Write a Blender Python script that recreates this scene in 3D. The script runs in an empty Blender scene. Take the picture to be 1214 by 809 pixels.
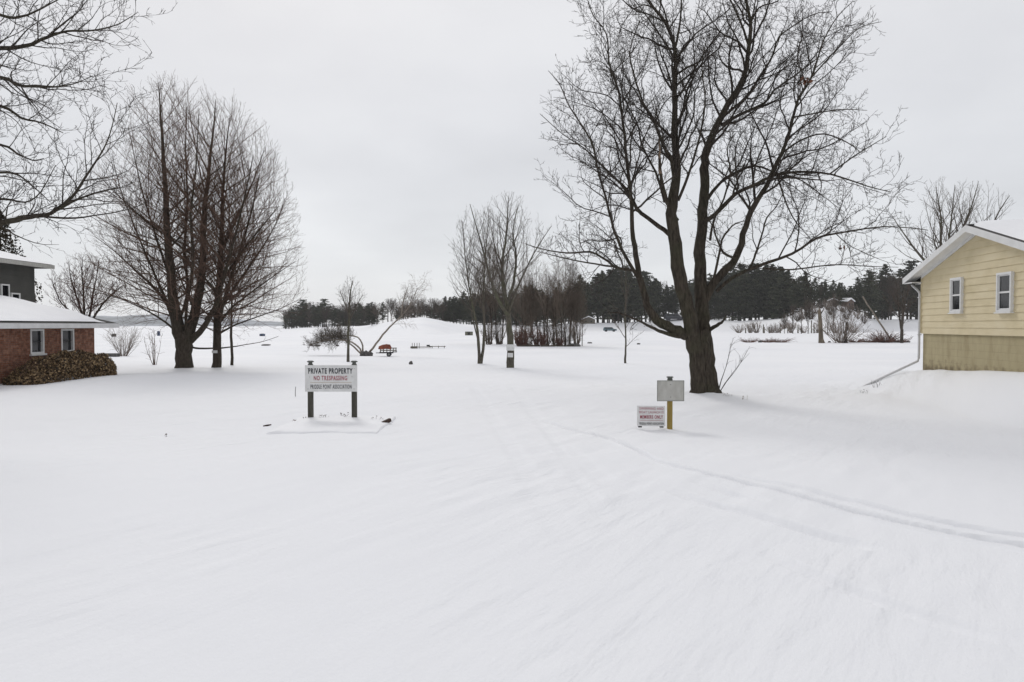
import bpy, bmesh, math, random
import numpy as np
from mathutils import Vector, Matrix, Quaternion

# ------------------------------------------------------------------ camera maths
F = 1214 * 24 / 36.0
EYE = 1.7
PITCH = math.atan(18.5 / F)
SP, CP = math.sin(PITCH), math.cos(PITCH)

def at(px, py, Y):
    """point at world depth Y seen at photograph pixel px, py"""
    u = (px - 607) / F; v = (404.5 - py) / F
    d = (u, CP + v * SP, -SP + v * CP)
    k = Y / d[1]
    return Vector((d[0] * k, Y, EYE + d[2] * k))

def X_at(px, Y):
    return (px - 607) / F * Y

def Z_at(py, Y):
    return at(607, py, Y).z

LAKE = -1.2
# ------------------------------------------------------------------ terrain
def sstep(a, b, x):
    t = np.clip((x - a) / (b - a), 0, 1)
    return t * t * (3 - 2 * t)

def vnoise(x, y, seed=0):
    xi = np.floor(x).astype(np.int64); yi = np.floor(y).astype(np.int64)
    xf = x - xi; yf = y - yi
    def h(a, b):
        n = (a * 374761393 + b * 668265263 + seed * 974711) & 0x7fffffff
        n = (n ^ (n >> 13)) * 1274126177 & 0x7fffffff
        return ((n ^ (n >> 16)) & 0xffff) / 65535.0
    u = xf * xf * (3 - 2 * xf); v = yf * yf * (3 - 2 * yf)
    return (h(xi, yi) * (1 - u) + h(xi + 1, yi) * u) * (1 - v) + (h(xi, yi + 1) * (1 - u) + h(xi + 1, yi + 1) * u) * v - 0.5

PROF_Y = [-6000, 0, 9, 13, 19, 30, 45, 60, 68, 80, 9000]
PROF_Z = [0.2, 0.0, -0.10, -0.27, -0.33, -0.60, -0.87, -1.08, -1.26, -1.8, -1.8]
#          px    D    y(at D)  foot distance
BANK = [(-900, 420, 384, 300), (-200, 420, 384, 300), (-60, 420, 392, 300),
        (300, 430, 397, 330), (335, 430, 391, 330), (360, 430, 388.5, 300), (430, 420, 387, 260), (455, 330, 383, 200), (480, 300, 379, 180),
        (500, 290, 376, 175), (520, 295, 379.5, 185), (540, 310, 384.5, 215), (580, 345, 386, 280), (620, 360, 386, 300),
        (700, 370, 383, 320), (770, 380, 382.5, 330), (790, 390, 377, 330), (815, 390, 374, 330), (835, 380, 379, 320), (880, 370, 381, 300),
        (930, 350, 377, 270), (955, 320, 367, 250), (985, 320, 362.5, 250), (1006, 330, 364, 260), (1022, 355, 376, 290),
        (1040, 380, 379.5, 320), (1100, 380, 379, 320), (2500, 380, 376, 300)]
BP = np.array([b[0] for b in BANK], float); BD = np.array([b[1] for b in BANK], float)
BZ = np.array([EYE + (386 - b[2]) / F * b[1] for b in BANK]); BF = np.array([b[3] for b in BANK], float)

_g = np.arange(-900, 2500, 2.0)
def _sm(v):
    w = np.interp(_g, BP, v); k = np.hanning(15); k /= k.sum(); return np.convolve(np.pad(w, 7, 'edge'), k, 'valid')
BD, BZ, BF = _sm(BD), _sm(BZ), _sm(BF); BP = _g
MOUNDS = []   # (x, y, height, radius)
TRACKS = []   # (Nx2 pts, width, depth)

def height(X, Y, fine=True):
    X = np.asarray(X, float); Y = np.asarray(Y, float)
    R = np.hypot(X, Y)
    z = np.interp(Y, PROF_Y, PROF_Z)
    # gentle swell of the lawn, flattened near the lens
    z = z + 0.10 * vnoise(X / 9 + 3.1, Y / 9 + 7.7, 1) * sstep(5, 14, R) * (1 - sstep(60, 90, Y))
    z = z + 0.035 * vnoise(X / 2.3, Y / 2.3, 2) * sstep(2, 8, R) * (1 - sstep(60, 90, Y))
    # low crest left of the drive
    z = z + 0.16 * np.exp(-((Y - 27) / 4.5) ** 2) * sstep(-5, -10, X)
    # snow bank against the yellow house
    hb = sstep(10.9, 13.1, X + 0.136 * (22 - Y)) * sstep(8, 15, Y) * (1 - sstep(22.5, 28, Y))
    z = z + hb * (np.interp(Y, [12, 16.6, 22], [1.02, 0.86, 0.62]))
    # far banks
    front = Y > 30
    px = 607 + F * X / np.maximum(Y, 1)
    D = np.interp(px, BP, BD); ZB = np.interp(px, BP, BZ); FT = np.interp(px, BP, BF)
    t = sstep(0, 1, (Y - FT) / (D - FT))
    zb = -1.8 + (ZB + 1.8) * t ** 1.2
    zb = np.where(Y > D, EYE + (ZB - EYE) * np.minimum(Y / D, 1.6), zb)
    zb = zb + 0.5 * vnoise(X / 14, Y / 14, 5) * sstep(0.15, 0.8, t)
    z = np.where(front & (Y > FT), zb, z)
    for (mx, my, mh, mr) in MOUNDS:
        z = z + mh * np.exp(-((X - mx) ** 2 + (Y - my) ** 2) / (mr * mr))
    return z

def hz(x, y):
    return float(height(np.array([x]), np.array([y]))[0])

def ground_px(px, py):
    """where the ground is seen at pixel px, py"""
    Y = 2.0
    while Y < 70:
        p = at(px, py, Y)
        if p.z <= hz(p.x, p.y):
            break
        Y *= 1.01
    return at(px, py, Y)

def onground(px, Y, sink=0.03):
    x = X_at(px, Y)
    return Vector((x, Y, max(hz(x, Y), LAKE if Y > 60 else -99) - sink))

# ------------------------------------------------------------------ materials
def mat(name):
    m = bpy.data.materials.new(name); m.use_nodes = True
    n = m.node_tree.nodes; l = m.node_tree.links
    return m, n, l, n['Principled BSDF']

def ramp(n, stops):
    r = n.new('ShaderNodeValToRGB')
    e = r.color_ramp.elements
    while len(e) < len(stops): e.new(0.5)
    for i, (p, c) in enumerate(stops):
        e[i].position = p; e[i].color = (*c, 1)
    return r

def simple(name, c1, c2=None, scale=8, rough=0.7, stretch=(1, 1, 1), bump=0.0, bscale=40, metallic=0.0, detail=6, obj_random=0.0, spec=0.5):
    m, n, l, b = mat(name)
    c2 = c2 or tuple(x * 0.8 for x in c1)
    tc = n.new('ShaderNodeTexCoord'); mp = n.new('ShaderNodeMapping')
    mp.inputs['Scale'].default_value = stretch
    l.new(tc.outputs['Object'], mp.inputs[0])
    t = n.new('ShaderNodeTexNoise'); t.inputs['Scale'].default_value = scale; t.inputs['Detail'].default_value = detail
    l.new(mp.outputs[0], t.inputs['Vector'])
    r = ramp(n, [(0.3, c2), (0.7, c1)])
    l.new(t.outputs['Fac'], r.inputs[0])
    out = r.outputs[0]
    if obj_random:
        oi = n.new('ShaderNodeObjectInfo')
        hv = n.new('ShaderNodeHueSaturation')
        mr = n.new('ShaderNodeMapRange')
        mr.inputs['To Min'].default_value = 1 - obj_random; mr.inputs['To Max'].default_value = 1 + obj_random
        l.new(oi.outputs['Random'], mr.inputs['Value'])
        l.new(mr.outputs[0], hv.inputs['Value']); l.new(out, hv.inputs['Color'])
        out = hv.outputs[0]
    l.new(out, b.inputs['Base Color'])
    b.inputs['Roughness'].default_value = rough; b.inputs['Metallic'].default_value = metallic
    b.inputs['Specular IOR Level'].default_value = spec
    if bump:
        t2 = n.new('ShaderNodeTexNoise'); t2.inputs['Scale'].default_value = bscale; t2.inputs['Detail'].default_value = 5
        l.new(mp.outputs[0], t2.inputs['Vector'])
        bp = n.new('ShaderNodeBump'); bp.inputs['Strength'].default_value = 1.0; bp.inputs['Distance'].default_value = bump
        l.new(t2.outputs['Fac'], bp.inputs['Height']); l.new(bp.outputs[0], b.inputs['Normal'])
    return m

def bark(name, dark, light, tint, scale=6.0, bump=0.03):
    m, n, l, b = mat(name)
    tc = n.new('ShaderNodeTexCoord'); mp = n.new('ShaderNodeMapping')
    mp.inputs['Scale'].default_value = (1, 1, 0.22); l.new(tc.outputs['Object'], mp.inputs[0])
    a = n.new('ShaderNodeTexNoise'); a.inputs['Scale'].default_value = scale * 3; a.inputs['Detail'].default_value = 8; a.inputs['Roughness'].default_value = 0.65
    l.new(mp.outputs[0], a.inputs['Vector'])
    r = ramp(n, [(0.34, dark), (0.66, light)]); l.new(a.outputs['Fac'], r.inputs[0])
    g = n.new('ShaderNodeTexNoise'); g.inputs['Scale'].default_value = 1.6; g.inputs['Detail'].default_value = 4
    l.new(tc.outputs['Object'], g.inputs['Vector'])
    gr = ramp(n, [(0.45, (0, 0, 0)), (0.7, (1, 1, 1))]); l.new(g.outputs['Fac'], gr.inputs[0])
    mx = n.new('ShaderNodeMixRGB'); mx.inputs[2].default_value = (*tint, 1)
    ml = n.new('ShaderNodeMath'); ml.operation = 'MULTIPLY'; ml.inputs[1].default_value = 0.55
    l.new(gr.outputs[0], ml.inputs[0]); l.new(ml.outputs[0], mx.inputs[0]); l.new(r.outputs[0], mx.inputs[1])
    l.new(mx.outputs[0], b.inputs['Base Color'])
    b.inputs['Roughness'].default_value = 0.9; b.inputs['Specular IOR Level'].default_value = 0.2
    v = n.new('ShaderNodeTexVoronoi'); v.inputs['Scale'].default_value = scale * 2.2; v.feature = 'DISTANCE_TO_EDGE'
    l.new(mp.outputs[0], v.inputs['Vector'])
    ad = n.new('ShaderNodeMath'); ad.operation = 'ADD'
    vs = n.new('ShaderNodeMath'); vs.operation = 'MULTIPLY'; vs.inputs[1].default_value = 1.6
    l.new(v.outputs[0], vs.inputs[0]); l.new(vs.outputs[0], ad.inputs[0]); l.new(a.outputs['Fac'], ad.inputs[1])
    bp = n.new('ShaderNodeBump'); bp.inputs['Distance'].default_value = bump; bp.inputs['Strength'].default_value = 1
    l.new(ad.outputs[0], bp.inputs['Height']); l.new(bp.outputs[0], b.inputs['Normal'])
    return m

def snow_mat(name, bumps=True):
    m, n, l, b = mat(name)
    tc = n.new('ShaderNodeTexCoord')
    t = n.new('ShaderNodeTexNoise'); t.inputs['Scale'].default_value = 0.06; t.inputs['Detail'].default_value = 6
    l.new(tc.outputs['Object'], t.inputs['Vector'])
    r = ramp(n, [(0.35, (0.80, 0.81, 0.835)), (0.65, (0.86, 0.865, 0.88))]); l.new(t.outputs['Fac'], r.inputs[0])
    l.new(r.outputs[0], b.inputs['Base Color'])
    b.inputs['Roughness'].default_value = 0.75; b.inputs['Specular IOR Level'].default_value = 0.25
    if bumps:
        # wind ripples, stretched along the wind, then crust grain
        m0 = n.new('ShaderNodeMapping'); m0.inputs['Rotation'].default_value = (0, 0, math.radians(-56))
        mp = n.new('ShaderNodeMapping'); mp.inputs['Scale'].default_value = (0.6, 2.4, 1)
        l.new(tc.outputs['Object'], m0.inputs[0]); l.new(m0.outputs[0], mp.inputs[0])
        w = n.new('ShaderNodeTexNoise'); w.inputs['Scale'].default_value = 1.5; w.inputs['Detail'].default_value = 5; w.inputs['Roughness'].default_value = 0.5
        w.inputs['Distortion'].default_value = 0.15
        l.new(mp.outputs[0], w.inputs['Vector'])
        bp = n.new('ShaderNodeBump'); bp.inputs['Distance'].default_value = 0.085; bp.inputs['Strength'].default_value = 1
        msk = n.new('ShaderNodeTexNoise'); msk.inputs['Scale'].default_value = 0.22; msk.inputs['Detail'].default_value = 2
        l.new(tc.outputs['Object'], msk.inputs['Vector'])
        mr = ramp(n, [(0.42, (0.15, 0.15, 0.15)), (0.62, (1, 1, 1))]); l.new(msk.outputs['Fac'], mr.inputs[0])
        mu = n.new('ShaderNodeMath'); mu.operation = 'MULTIPLY'
        l.new(w.outputs['Fac'], mu.inputs[0]); l.new(mr.outputs[0], mu.inputs[1])
        l.new(mu.outputs[0], bp.inputs['Height'])
        g = n.new('ShaderNodeTexNoise'); g.inputs['Scale'].default_value = 34; g.inputs['Detail'].default_value = 6
        l.new(tc.outputs['Object'], g.inputs['Vector'])
        bp2 = n.new('ShaderNodeBump'); bp2.inputs['Distance'].default_value = 0.0035; bp2.inputs['Strength'].default_value = 1
        l.new(g.outputs['Fac'], bp2.inputs['Height']); l.new(bp.outputs[0], bp2.inputs['Normal'])
        l.new(bp2.outputs[0], b.inputs['Normal'])
    return m

M = {}
M['snow'] = snow_mat('snow')
M['lake'] = snow_mat('lake_snow')
M['roofsnow'] = simple('roof_snow', (0.88, 0.885, 0.90), (0.84, 0.845, 0.865), 1.2, 0.8, bump=0.02, bscale=3)
M['bark_big'] = bark('bark_maple', (0.022, 0.018, 0.014), (0.085, 0.070, 0.054), (0.060, 0.060, 0.036), 5.5, 0.045)
M['twig_big'] = simple('twig_maple', (0.060, 0.050, 0.042), (0.030, 0.025, 0.021), 5, 0.85, spec=0.2)
M['bark_left'] = bark('bark_rough', (0.024, 0.019, 0.015), (0.082, 0.066, 0.052), (0.055, 0.052, 0.035), 6, 0.03)
M['twig_left'] = simple('twig_reddish', (0.15, 0.098, 0.072), (0.080, 0.052, 0.040), 4, 0.85, spec=0.2)
M['bark_mid'] = bark('bark_grey', (0.045, 0.040, 0.033), (0.15, 0.135, 0.11), (0.10, 0.11, 0.06), 8, 0.02)
M['twig_crab'] = simple('twig_crab', (0.12, 0.062, 0.050), (0.06, 0.032, 0.028), 4, 0.85, spec=0.2)
M['twig_mid'] = simple('twig_grey', (0.13, 0.11, 0.09), (0.07, 0.058, 0.048), 4, 0.85, spec=0.2)
M['twig_far'] = simple('twig_far', (0.115, 0.092, 0.074), (0.060, 0.046, 0.038), 0.8, 0.9, spec=0.1, obj_random=0.25)
M['twig_spit'] = simple('twig_spit', (0.19, 0.155, 0.125), (0.10, 0.078, 0.062), 0.8, 0.9, spec=0.1, obj_random=0.3)
M['trunk_far'] = simple('trunk_far', (0.085, 0.072, 0.060), (0.045, 0.038, 0.032), 2, 0.9, spec=0.1, obj_random=0.2)
M['birch'] = simple('birch_bark', (0.30, 0.26, 0.21), (0.15, 0.125, 0.10), 5, 0.8)
M['twig_birch'] = simple('twig_birch', (0.26, 0.22, 0.19), (0.15, 0.12, 0.10), 3, 0.9)
M['needles'] = simple('pine_needles', (0.072, 0.076, 0.046), (0.020, 0.026, 0.018), 0.45, 0.8, spec=0.2, obj_random=0.3)
M['thuja'] = simple('arborvitae_foliage', (0.050, 0.036, 0.018), (0.018, 0.020, 0.012), 2.5, 0.8, spec=0.2)
M['redtwig'] = simple('red_twig', (0.16, 0.075, 0.055), (0.08, 0.045, 0.035), 1.5, 0.9)
M['tan'] = simple('dry_stalk', (0.30, 0.25, 0.18), (0.16, 0.12, 0.08), 4, 0.9)
M['white_paint'] = simple('white_paint', (0.74, 0.74, 0.73), (0.66, 0.66, 0.65), 3, 0.45)
M['signwhite'] = simple('weathered_white_board', (0.70, 0.70, 0.69), (0.58, 0.58, 0.57), 9, 0.5, detail=9)
M['signgrey'] = simple('weathered_grey_back', (0.46, 0.455, 0.425), (0.36, 0.35, 0.32), 14, 0.6, stretch=(1, 1, 0.4), detail=9)
M['black'] = simple('black_paint', (0.022, 0.024, 0.034), (0.015, 0.016, 0.022), 20, 0.5)
M['red'] = simple('faded_red_paint', (0.34, 0.055, 0.085), (0.26, 0.05, 0.07), 20, 0.5)
M['redfaded'] = simple('worn_pink_red_paint', (0.42, 0.14, 0.17), (0.33, 0.09, 0.12), 30, 0.5)
M['rule'] = simple('tan_line', (0.42, 0.33, 0.22), (0.34, 0.26, 0.18), 20, 0.6)
M['postwood'] = simple('weathered_post', (0.082, 0.078, 0.062), (0.040, 0.038, 0.030), 12, 0.9, stretch=(1, 1, 0.12), bump=0.004, bscale=30)
M['yellowwood'] = simple('yellow_post', (0.33, 0.24, 0.06), (0.20, 0.14, 0.035), 14, 0.8, stretch=(1, 1, 0.15), bump=0.003, bscale=30)
M['timber'] = simple('rotting_timber', (0.075, 0.042, 0.030), (0.028, 0.018, 0.014), 16, 0.9, stretch=(0.3, 1, 1), bump=0.006, bscale=20)
M['cap'] = simple('dull_green_grey_cap', (0.12, 0.13, 0.115), (0.07, 0.075, 0.065), 12, 0.5)
M['capglass'] = simple('cap_lens', (0.26, 0.27, 0.24), (0.18, 0.19, 0.17), 12, 0.3)
M['glass'] = simple('dark_window_glass', (0.016, 0.018, 0.022), (0.008, 0.009, 0.011), 1.5, 0.06)
M['curtain'] = simple('blind_fabric', (0.10, 0.11, 0.13), (0.06, 0.065, 0.08), 3, 0.9)
M['slate'] = simple('grey_cladding', (0.075, 0.074, 0.066), (0.058, 0.057, 0.052), 2, 0.8)
M['shingle'] = simple('dark_shingle', (0.085, 0.08, 0.075), (0.045, 0.043, 0.04), 14, 0.9, bump=0.01, bscale=30)
M['gutter'] = simple('gutter_white', (0.66, 0.66, 0.66), (0.55, 0.55, 0.55), 3, 0.4)
M['hedge'] = None
M['rust'] = simple('rusty_red_tarp', (0.30, 0.080, 0.036), (0.12, 0.036, 0.024), 3, 0.8)
M['darkmetal'] = simple('dark_metal', (0.03, 0.03, 0.032), (0.015, 0.015, 0.016), 6, 0.6)
M['dockwood'] = simple('dock_wood', (0.16, 0.145, 0.115), (0.08, 0.07, 0.058), 3, 0.9)
M['rock'] = simple('shore_rock', (0.12, 0.115, 0.11), (0.05, 0.048, 0.045), 3, 0.9)
M['blue'] = simple('blue_tarp', (0.07, 0.10, 0.17), (0.05, 0.07, 0.12), 3, 0.7)
M['teal'] = simple('teal_paint', (0.10, 0.16, 0.18), (0.07, 0.11, 0.13), 3, 0.4)
M['greenbox'] = simple('faded_green_panel', (0.16, 0.17, 0.12), (0.12, 0.12, 0.09), 3, 0.8)
M['deadwood'] = simple('grey_tan_deadwood', (0.20, 0.165, 0.12), (0.07, 0.055, 0.042), 1.6, 0.9, stretch=(1, 1, 0.4))
M['stubwood'] = simple('broken_bare_wood', (0.30, 0.22, 0.15), (0.15, 0.10, 0.07), 9, 0.8, stretch=(1, 1, 0.2))
M['brownwall'] = simple('brown_wall', (0.10, 0.065, 0.05), (0.07, 0.045, 0.035), 3, 0.8)
M['leaf'] = simple('withered_leaf', (0.16, 0.060, 0.028), (0.07, 0.032, 0.018), 8, 0.8)

def hills_mat():
    m, n, l, b = mat('far_hills')
    tc = n.new('ShaderNodeTexCoord')
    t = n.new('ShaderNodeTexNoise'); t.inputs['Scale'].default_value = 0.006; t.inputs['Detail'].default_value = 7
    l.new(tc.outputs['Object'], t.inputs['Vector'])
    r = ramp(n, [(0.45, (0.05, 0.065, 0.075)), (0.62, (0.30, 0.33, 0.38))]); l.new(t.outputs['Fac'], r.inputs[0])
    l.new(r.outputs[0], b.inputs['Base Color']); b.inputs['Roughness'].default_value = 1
    return m
M['hills'] = hills_mat()

def hedge_mat():
    m, n, l, b = mat('hedge_foliage')
    tc = n.new('ShaderNodeTexCoord')
    t = n.new('ShaderNodeTexNoise'); t.inputs['Scale'].default_value = 11; t.inputs['Detail'].default_value = 5
    l.new(tc.outputs['Object'], t.inputs['Vector'])
    r = ramp(n, [(0.36, (0.022, 0.018, 0.012)), (0.48, (0.10, 0.060, 0.028)), (0.62, (0.38, 0.27, 0.15))]); l.new(t.outputs['Fac'], r.inputs[0])
    l.new(r.outputs[0], b.inputs['Base Color']); b.inputs['Roughness'].default_value = 0.8
    return m
M['hedge'] = hedge_mat()

def brick_mat():
    m, n, l, b = mat('red_brick')
    tc = n.new('ShaderNodeTexCoord'); s = n.new('ShaderNodeSeparateXYZ'); c = n.new('ShaderNodeCombineXYZ')
    l.new(tc.outputs['Object'], s.inputs[0])
    a = n.new('ShaderNodeMath'); a.operation = 'ADD'
    l.new(s.outputs['X'], a.inputs[0]); l.new(s.outputs['Y'], a.inputs[1])
    l.new(a.outputs[0], c.inputs['X']); l.new(s.outputs['Z'], c.inputs['Y'])
    k = n.new('ShaderNodeTexBrick')
    k.inputs['Scale'].default_value = 1; k.inputs['Brick Width'].default_value = 0.21; k.inputs['Row Height'].default_value = 0.075
    k.inputs['Mortar Size'].default_value = 0.006; k.inputs['Bias'].default_value = -0.1
    k.inputs['Color1'].default_value = (0.20, 0.075, 0.040, 1); k.inputs['Color2'].default_value = (0.31, 0.16, 0.105, 1)
    k.inputs['Mortar'].default_value = (0.22, 0.17, 0.14, 1)
    l.new(c.outputs[0], k.inputs['Vector'])
    t = n.new('ShaderNodeTexNoise'); t.inputs['Scale'].default_value = 7; t.inputs['Detail'].default_value = 6
    l.new(tc.outputs['Object'], t.inputs['Vector'])
    r = ramp(n, [(0.35, (0.55, 0.5, 0.5)), (0.65, (1.15, 1.1, 1.05))]); l.new(t.outputs['Fac'], r.inputs[0])
    mx = n.new('ShaderNodeMixRGB'); mx.blend_type = 'MULTIPLY'; mx.inputs[0].default_value = 1
    l.new(k.outputs['Color'], mx.inputs[1]); l.new(r.outputs[0], mx.inputs[2])
    l.new(mx.outputs[0], b.inputs['Base Color']); b.inputs['Roughness'].default_value = 0.9
    bp = n.new('ShaderNodeBump'); bp.inputs['Distance'].default_value = 0.006; bp.invert = True
    l.new(k.outputs['Fac'], bp.inputs['Height']); l.new(bp.outputs[0], b.inputs['Normal'])
    return m
M['brick'] = brick_mat()

def siding_mat():
    m, n, l, b = mat('yellow_siding')
    tc = n.new('ShaderNodeTexCoord'); mp = n.new('ShaderNodeMapping'); mp.inputs['Scale'].default_value = (0.5, 0.5, 0.9)
    l.new(tc.outputs['Object'], mp.inputs[0])
    t = n.new('ShaderNodeTexNoise'); t.inputs['Scale'].default_value = 3; t.inputs['Detail'].default_value = 8
    l.new(mp.outputs[0], t.inputs['Vector'])
    r = ramp(n, [(0.3, (0.55, 0.465, 0.28)), (0.5, (0.62, 0.53, 0.34)), (0.75, (0.65, 0.565, 0.38))]); l.new(t.outputs['Fac'], r.inputs[0])
    l.new(r.outputs[0], b.inputs['Base Color']); b.inputs['Roughness'].default_value = 0.6
    return m
M['siding'] = siding_mat()

def foundation_mat():
    m, n, l, b = mat('stained_block_foundation')
    tc = n.new('ShaderNodeTexCoord'); s = n.new('ShaderNodeSeparateXYZ'); l.new(tc.outputs['Object'], s.inputs[0])
    c = n.new('ShaderNodeCombineXYZ'); l.new(s.outputs['Y'], c.inputs['X']); l.new(s.outputs['Z'], c.inputs['Y'])
    k = n.new('ShaderNodeTexBrick'); k.inputs['Scale'].default_value = 1; k.inputs['Brick Width'].default_value = 0.4; k.inputs['Row Height'].default_value = 0.2
    k.inputs['Mortar Size'].default_value = 0.006
    k.inputs['Color1'].default_value = (0.40, 0.345, 0.21, 1); k.inputs['Color2'].default_value = (0.405, 0.35, 0.215, 1); k.inputs['Mortar'].default_value = (0.375, 0.325, 0.20, 1)
    l.new(c.outputs[0], k.inputs['Vector'])
    mp = n.new('ShaderNodeMapping'); mp.inputs['Scale'].default_value = (2, 2, 0.7); l.new(tc.outputs['Object'], mp.inputs[0])
    t = n.new('ShaderNodeTexNoise'); t.inputs['Scale'].default_value = 1.6; t.inputs['Detail'].default_value = 9; t.inputs['Roughness'].default_value = 0.65
    l.new(mp.outputs[0], t.inputs['Vector'])
    r = ramp(n, [(0.32, (0.78, 0.75, 0.68)), (0.5, (0.95, 0.94, 0.92)), (0.7, (1.04, 1.03, 1.0))]); l.new(t.outputs['Fac'], r.inputs[0])
    mx = n.new('ShaderNodeMixRGB'); mx.blend_type = 'MULTIPLY'; mx.inputs[0].default_value = 1
    l.new(k.outputs['Color'], mx.inputs[1]); l.new(r.outputs[0], mx.inputs[2])
    # damp brown soil stain creeping up from the ground
    t2 = n.new('ShaderNodeTexNoise'); t2.inputs['Scale'].default_value = 5; t2.inputs['Detail'].default_value = 6
    l.new(tc.outputs['Object'], t2.inputs['Vector'])
    m1 = n.new('ShaderNodeMath'); m1.operation = 'MULTIPLY_ADD'; m1.inputs[1].default_value = 0.9; m1.inputs[2].default_value = 0
    l.new(t2.outputs['Fac'], m1.inputs[0])
    m2 = n.new('ShaderNodeMath'); m2.operation = 'SUBTRACT'; l.new(m1.outputs[0], m2.inputs[0]); l.new(s.outputs['Z'], m2.inputs[1])
    mr = n.new('ShaderNodeMapRange'); mr.inputs['From Min'].default_value = -0.15; mr.inputs['From Max'].default_value = 0.15; mr.inputs['To Max'].default_value = 0.75
    l.new(m2.outputs[0], mr.inputs['Value'])
    mx2 = n.new('ShaderNodeMixRGB'); mx2.inputs[2].default_value = (0.12, 0.085, 0.045, 1)
    l.new(mr.outputs[0], mx2.inputs[0]); l.new(mx.outputs[0], mx2.inputs[1])
    l.new(mx2.outputs[0], b.inputs['Base Color']); b.inputs['Roughness'].default_value = 0.9
    bp = n.new('ShaderNodeBump'); bp.inputs['Distance'].default_value = 0.004; bp.invert = True
    l.new(k.outputs['Fac'], bp.inputs['Height']); l.new(bp.outputs[0], b.inputs['Normal'])
    return m
M['foundation'] = foundation_mat()

# ------------------------------------------------------------------ object helpers
COL = bpy.context.scene.collection

def tag(o, label=None, cat=None, group=None, kind=None):
    if label: o['label'] = label
    if cat: o['category'] = cat
    if group: o['group'] = group
    if kind: o['kind'] = kind
    return o

def empty(name, loc, label=None, cat=None, group=None, rz=0):
    o = bpy.data.objects.new(name, None); COL.objects.link(o)
    o.location = loc; o.rotation_euler = (0, 0, rz); o.empty_display_size = 0.2
    return tag(o, label, cat, group)

def link_mesh(name, me, m, parent=None, smooth=False):
    o = bpy.data.objects.new(name, me); COL.objects.link(o)
    if m is not None and not me.materials: me.materials.append(m)
    if parent: o.parent = parent
    return o

def np_mesh(name, V, Fc, k, smooth=True):
    me = bpy.data.meshes.new(name)
    V = np.asarray(V, np.float32).reshape(-1, 3); Fc = np.asarray(Fc, np.int32).reshape(-1, k)
    me.vertices.add(len(V)); me.vertices.foreach_set('co', V.ravel())
    me.loops.add(Fc.size); me.loops.foreach_set('vertex_index', Fc.ravel())
    me.polygons.add(len(Fc)); me.polygons.foreach_set('loop_start', np.arange(0, Fc.size, k, dtype=np.int32))
    me.polygons.foreach_set('use_smooth', np.full(len(Fc), smooth))
    me.update(calc_edges=True)
    return me

class MB:
    """collects shapes, links them as one mesh object"""
    def __init__(s): s.bm = bmesh.new()
    def box(s, c, size, rot=None, bev=0.0):
        r = bmesh.ops.create_cube(s.bm, size=1.0)
        mtx = Matrix.Translation(Vector(c)) @ (rot.to_4x4() if rot else Matrix.Identity(4)) @ Matrix.Diagonal((*size, 1))
        bmesh.ops.transform(s.bm, matrix=mtx, verts=r['verts'])
        if bev:
            es = list({e for v in r['verts'] for e in v.link_edges})
            bmesh.ops.bevel(s.bm, geom=es, offset=bev, segments=2, affect='EDGES', profile=0.6)
        return s
    def poly(s, pts, faces):
        vs = [s.bm.verts.new(p) for p in pts]
        for f in faces: s.bm.faces.new([vs[i] for i in f])
        return s
    def prism(s, outline, vec):
        """outline (3D points) extruded along vec"""
        n = len(outline); vec = Vector(vec)
        a = [s.bm.verts.new(p) for p in outline]; b = [s.bm.verts.new(Vector(p) + vec) for p in outline]
        s.bm.faces.new(a); s.bm.faces.new(b[::-1])
        for i in range(n): s.bm.faces.new([a[i], b[i], b[(i + 1) % n], a[(i + 1) % n]])
        return s
    def tube(s, pts, rad, n=8, cap=True):
        pts = [Vector(p) for p in pts]
        if not hasattr(rad, '__len__'): rad = [rad] * len(pts)
        rings = []; ref = None
        for i, p in enumerate(pts):
            t = (pts[min(i + 1, len(pts) - 1)] - pts[max(i - 1, 0)]).normalized()
            if ref is None: ref = t.orthogonal().normalized()
            ref = (ref - t * ref.dot(t)).normalized(); b = t.cross(ref)
            rings.append([s.bm.verts.new(p + (ref * math.cos(2 * math.pi * j / n) + b * math.sin(2 * math.pi * j / n)) * rad[i]) for j in range(n)])
        for a, b in zip(rings, rings[1:]):
            for j in range(n): s.bm.faces.new([a[j], a[(j + 1) % n], b[(j + 1) % n], b[j]])
        if cap: s.bm.faces.new(rings[0][::-1]); s.bm.faces.new(rings[-1])
        return s
    def lathe(s, c, prof, n=16):
        rings = []
        for (r, z) in prof:
            rings.append([s.bm.verts.new(Vector(c) + Vector((r * math.cos(2 * math.pi * j / n), r * math.sin(2 * math.pi * j / n), z))) for j in range(n)])
        for a, b in zip(rings, rings[1:]):
            for j in range(n): s.bm.faces.new([a[j], a[(j + 1) % n], b[(j + 1) % n], b[j]])
        s.bm.faces.new(rings[0][::-1]); s.bm.faces.new(rings[-1])
        return s
    def blob(s, c, size, rng, sub=2, rough=0.25):
        r = bmesh.ops.create_icosphere(s.bm, subdivisions=sub, radius=1)
        for v in r['verts']:
            v.co = Vector(c) + Vector([v.co[i] * size[i] for i in range(3)]) * (1 + rng.uniform(-rough, rough))
        return s
    def build(s, name, m, parent=None, smooth=False):
        bmesh.ops.recalc_face_normals(s.bm, faces=s.bm.faces)
        me = bpy.data.meshes.new(name); s.bm.to_mesh(me); s.bm.free()
        if smooth:
            for p in me.polygons: p.use_smooth = True
        return link_mesh(name, me, m, parent)

def dup(root, loc, rz=0, sc=1.0, label=None, group=None):
    r = root.copy(); COL.objects.link(r); r.location = loc; r.rotation_euler = (0, 0, rz)
    r.scale = sc if hasattr(sc, '__len__') else (sc,) * 3
    if label: r['label'] = label
    if group: r['group'] = group
    for ch in list(root.children):
        c = ch.copy(); COL.objects.link(c); c.parent = r
    return r

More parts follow.
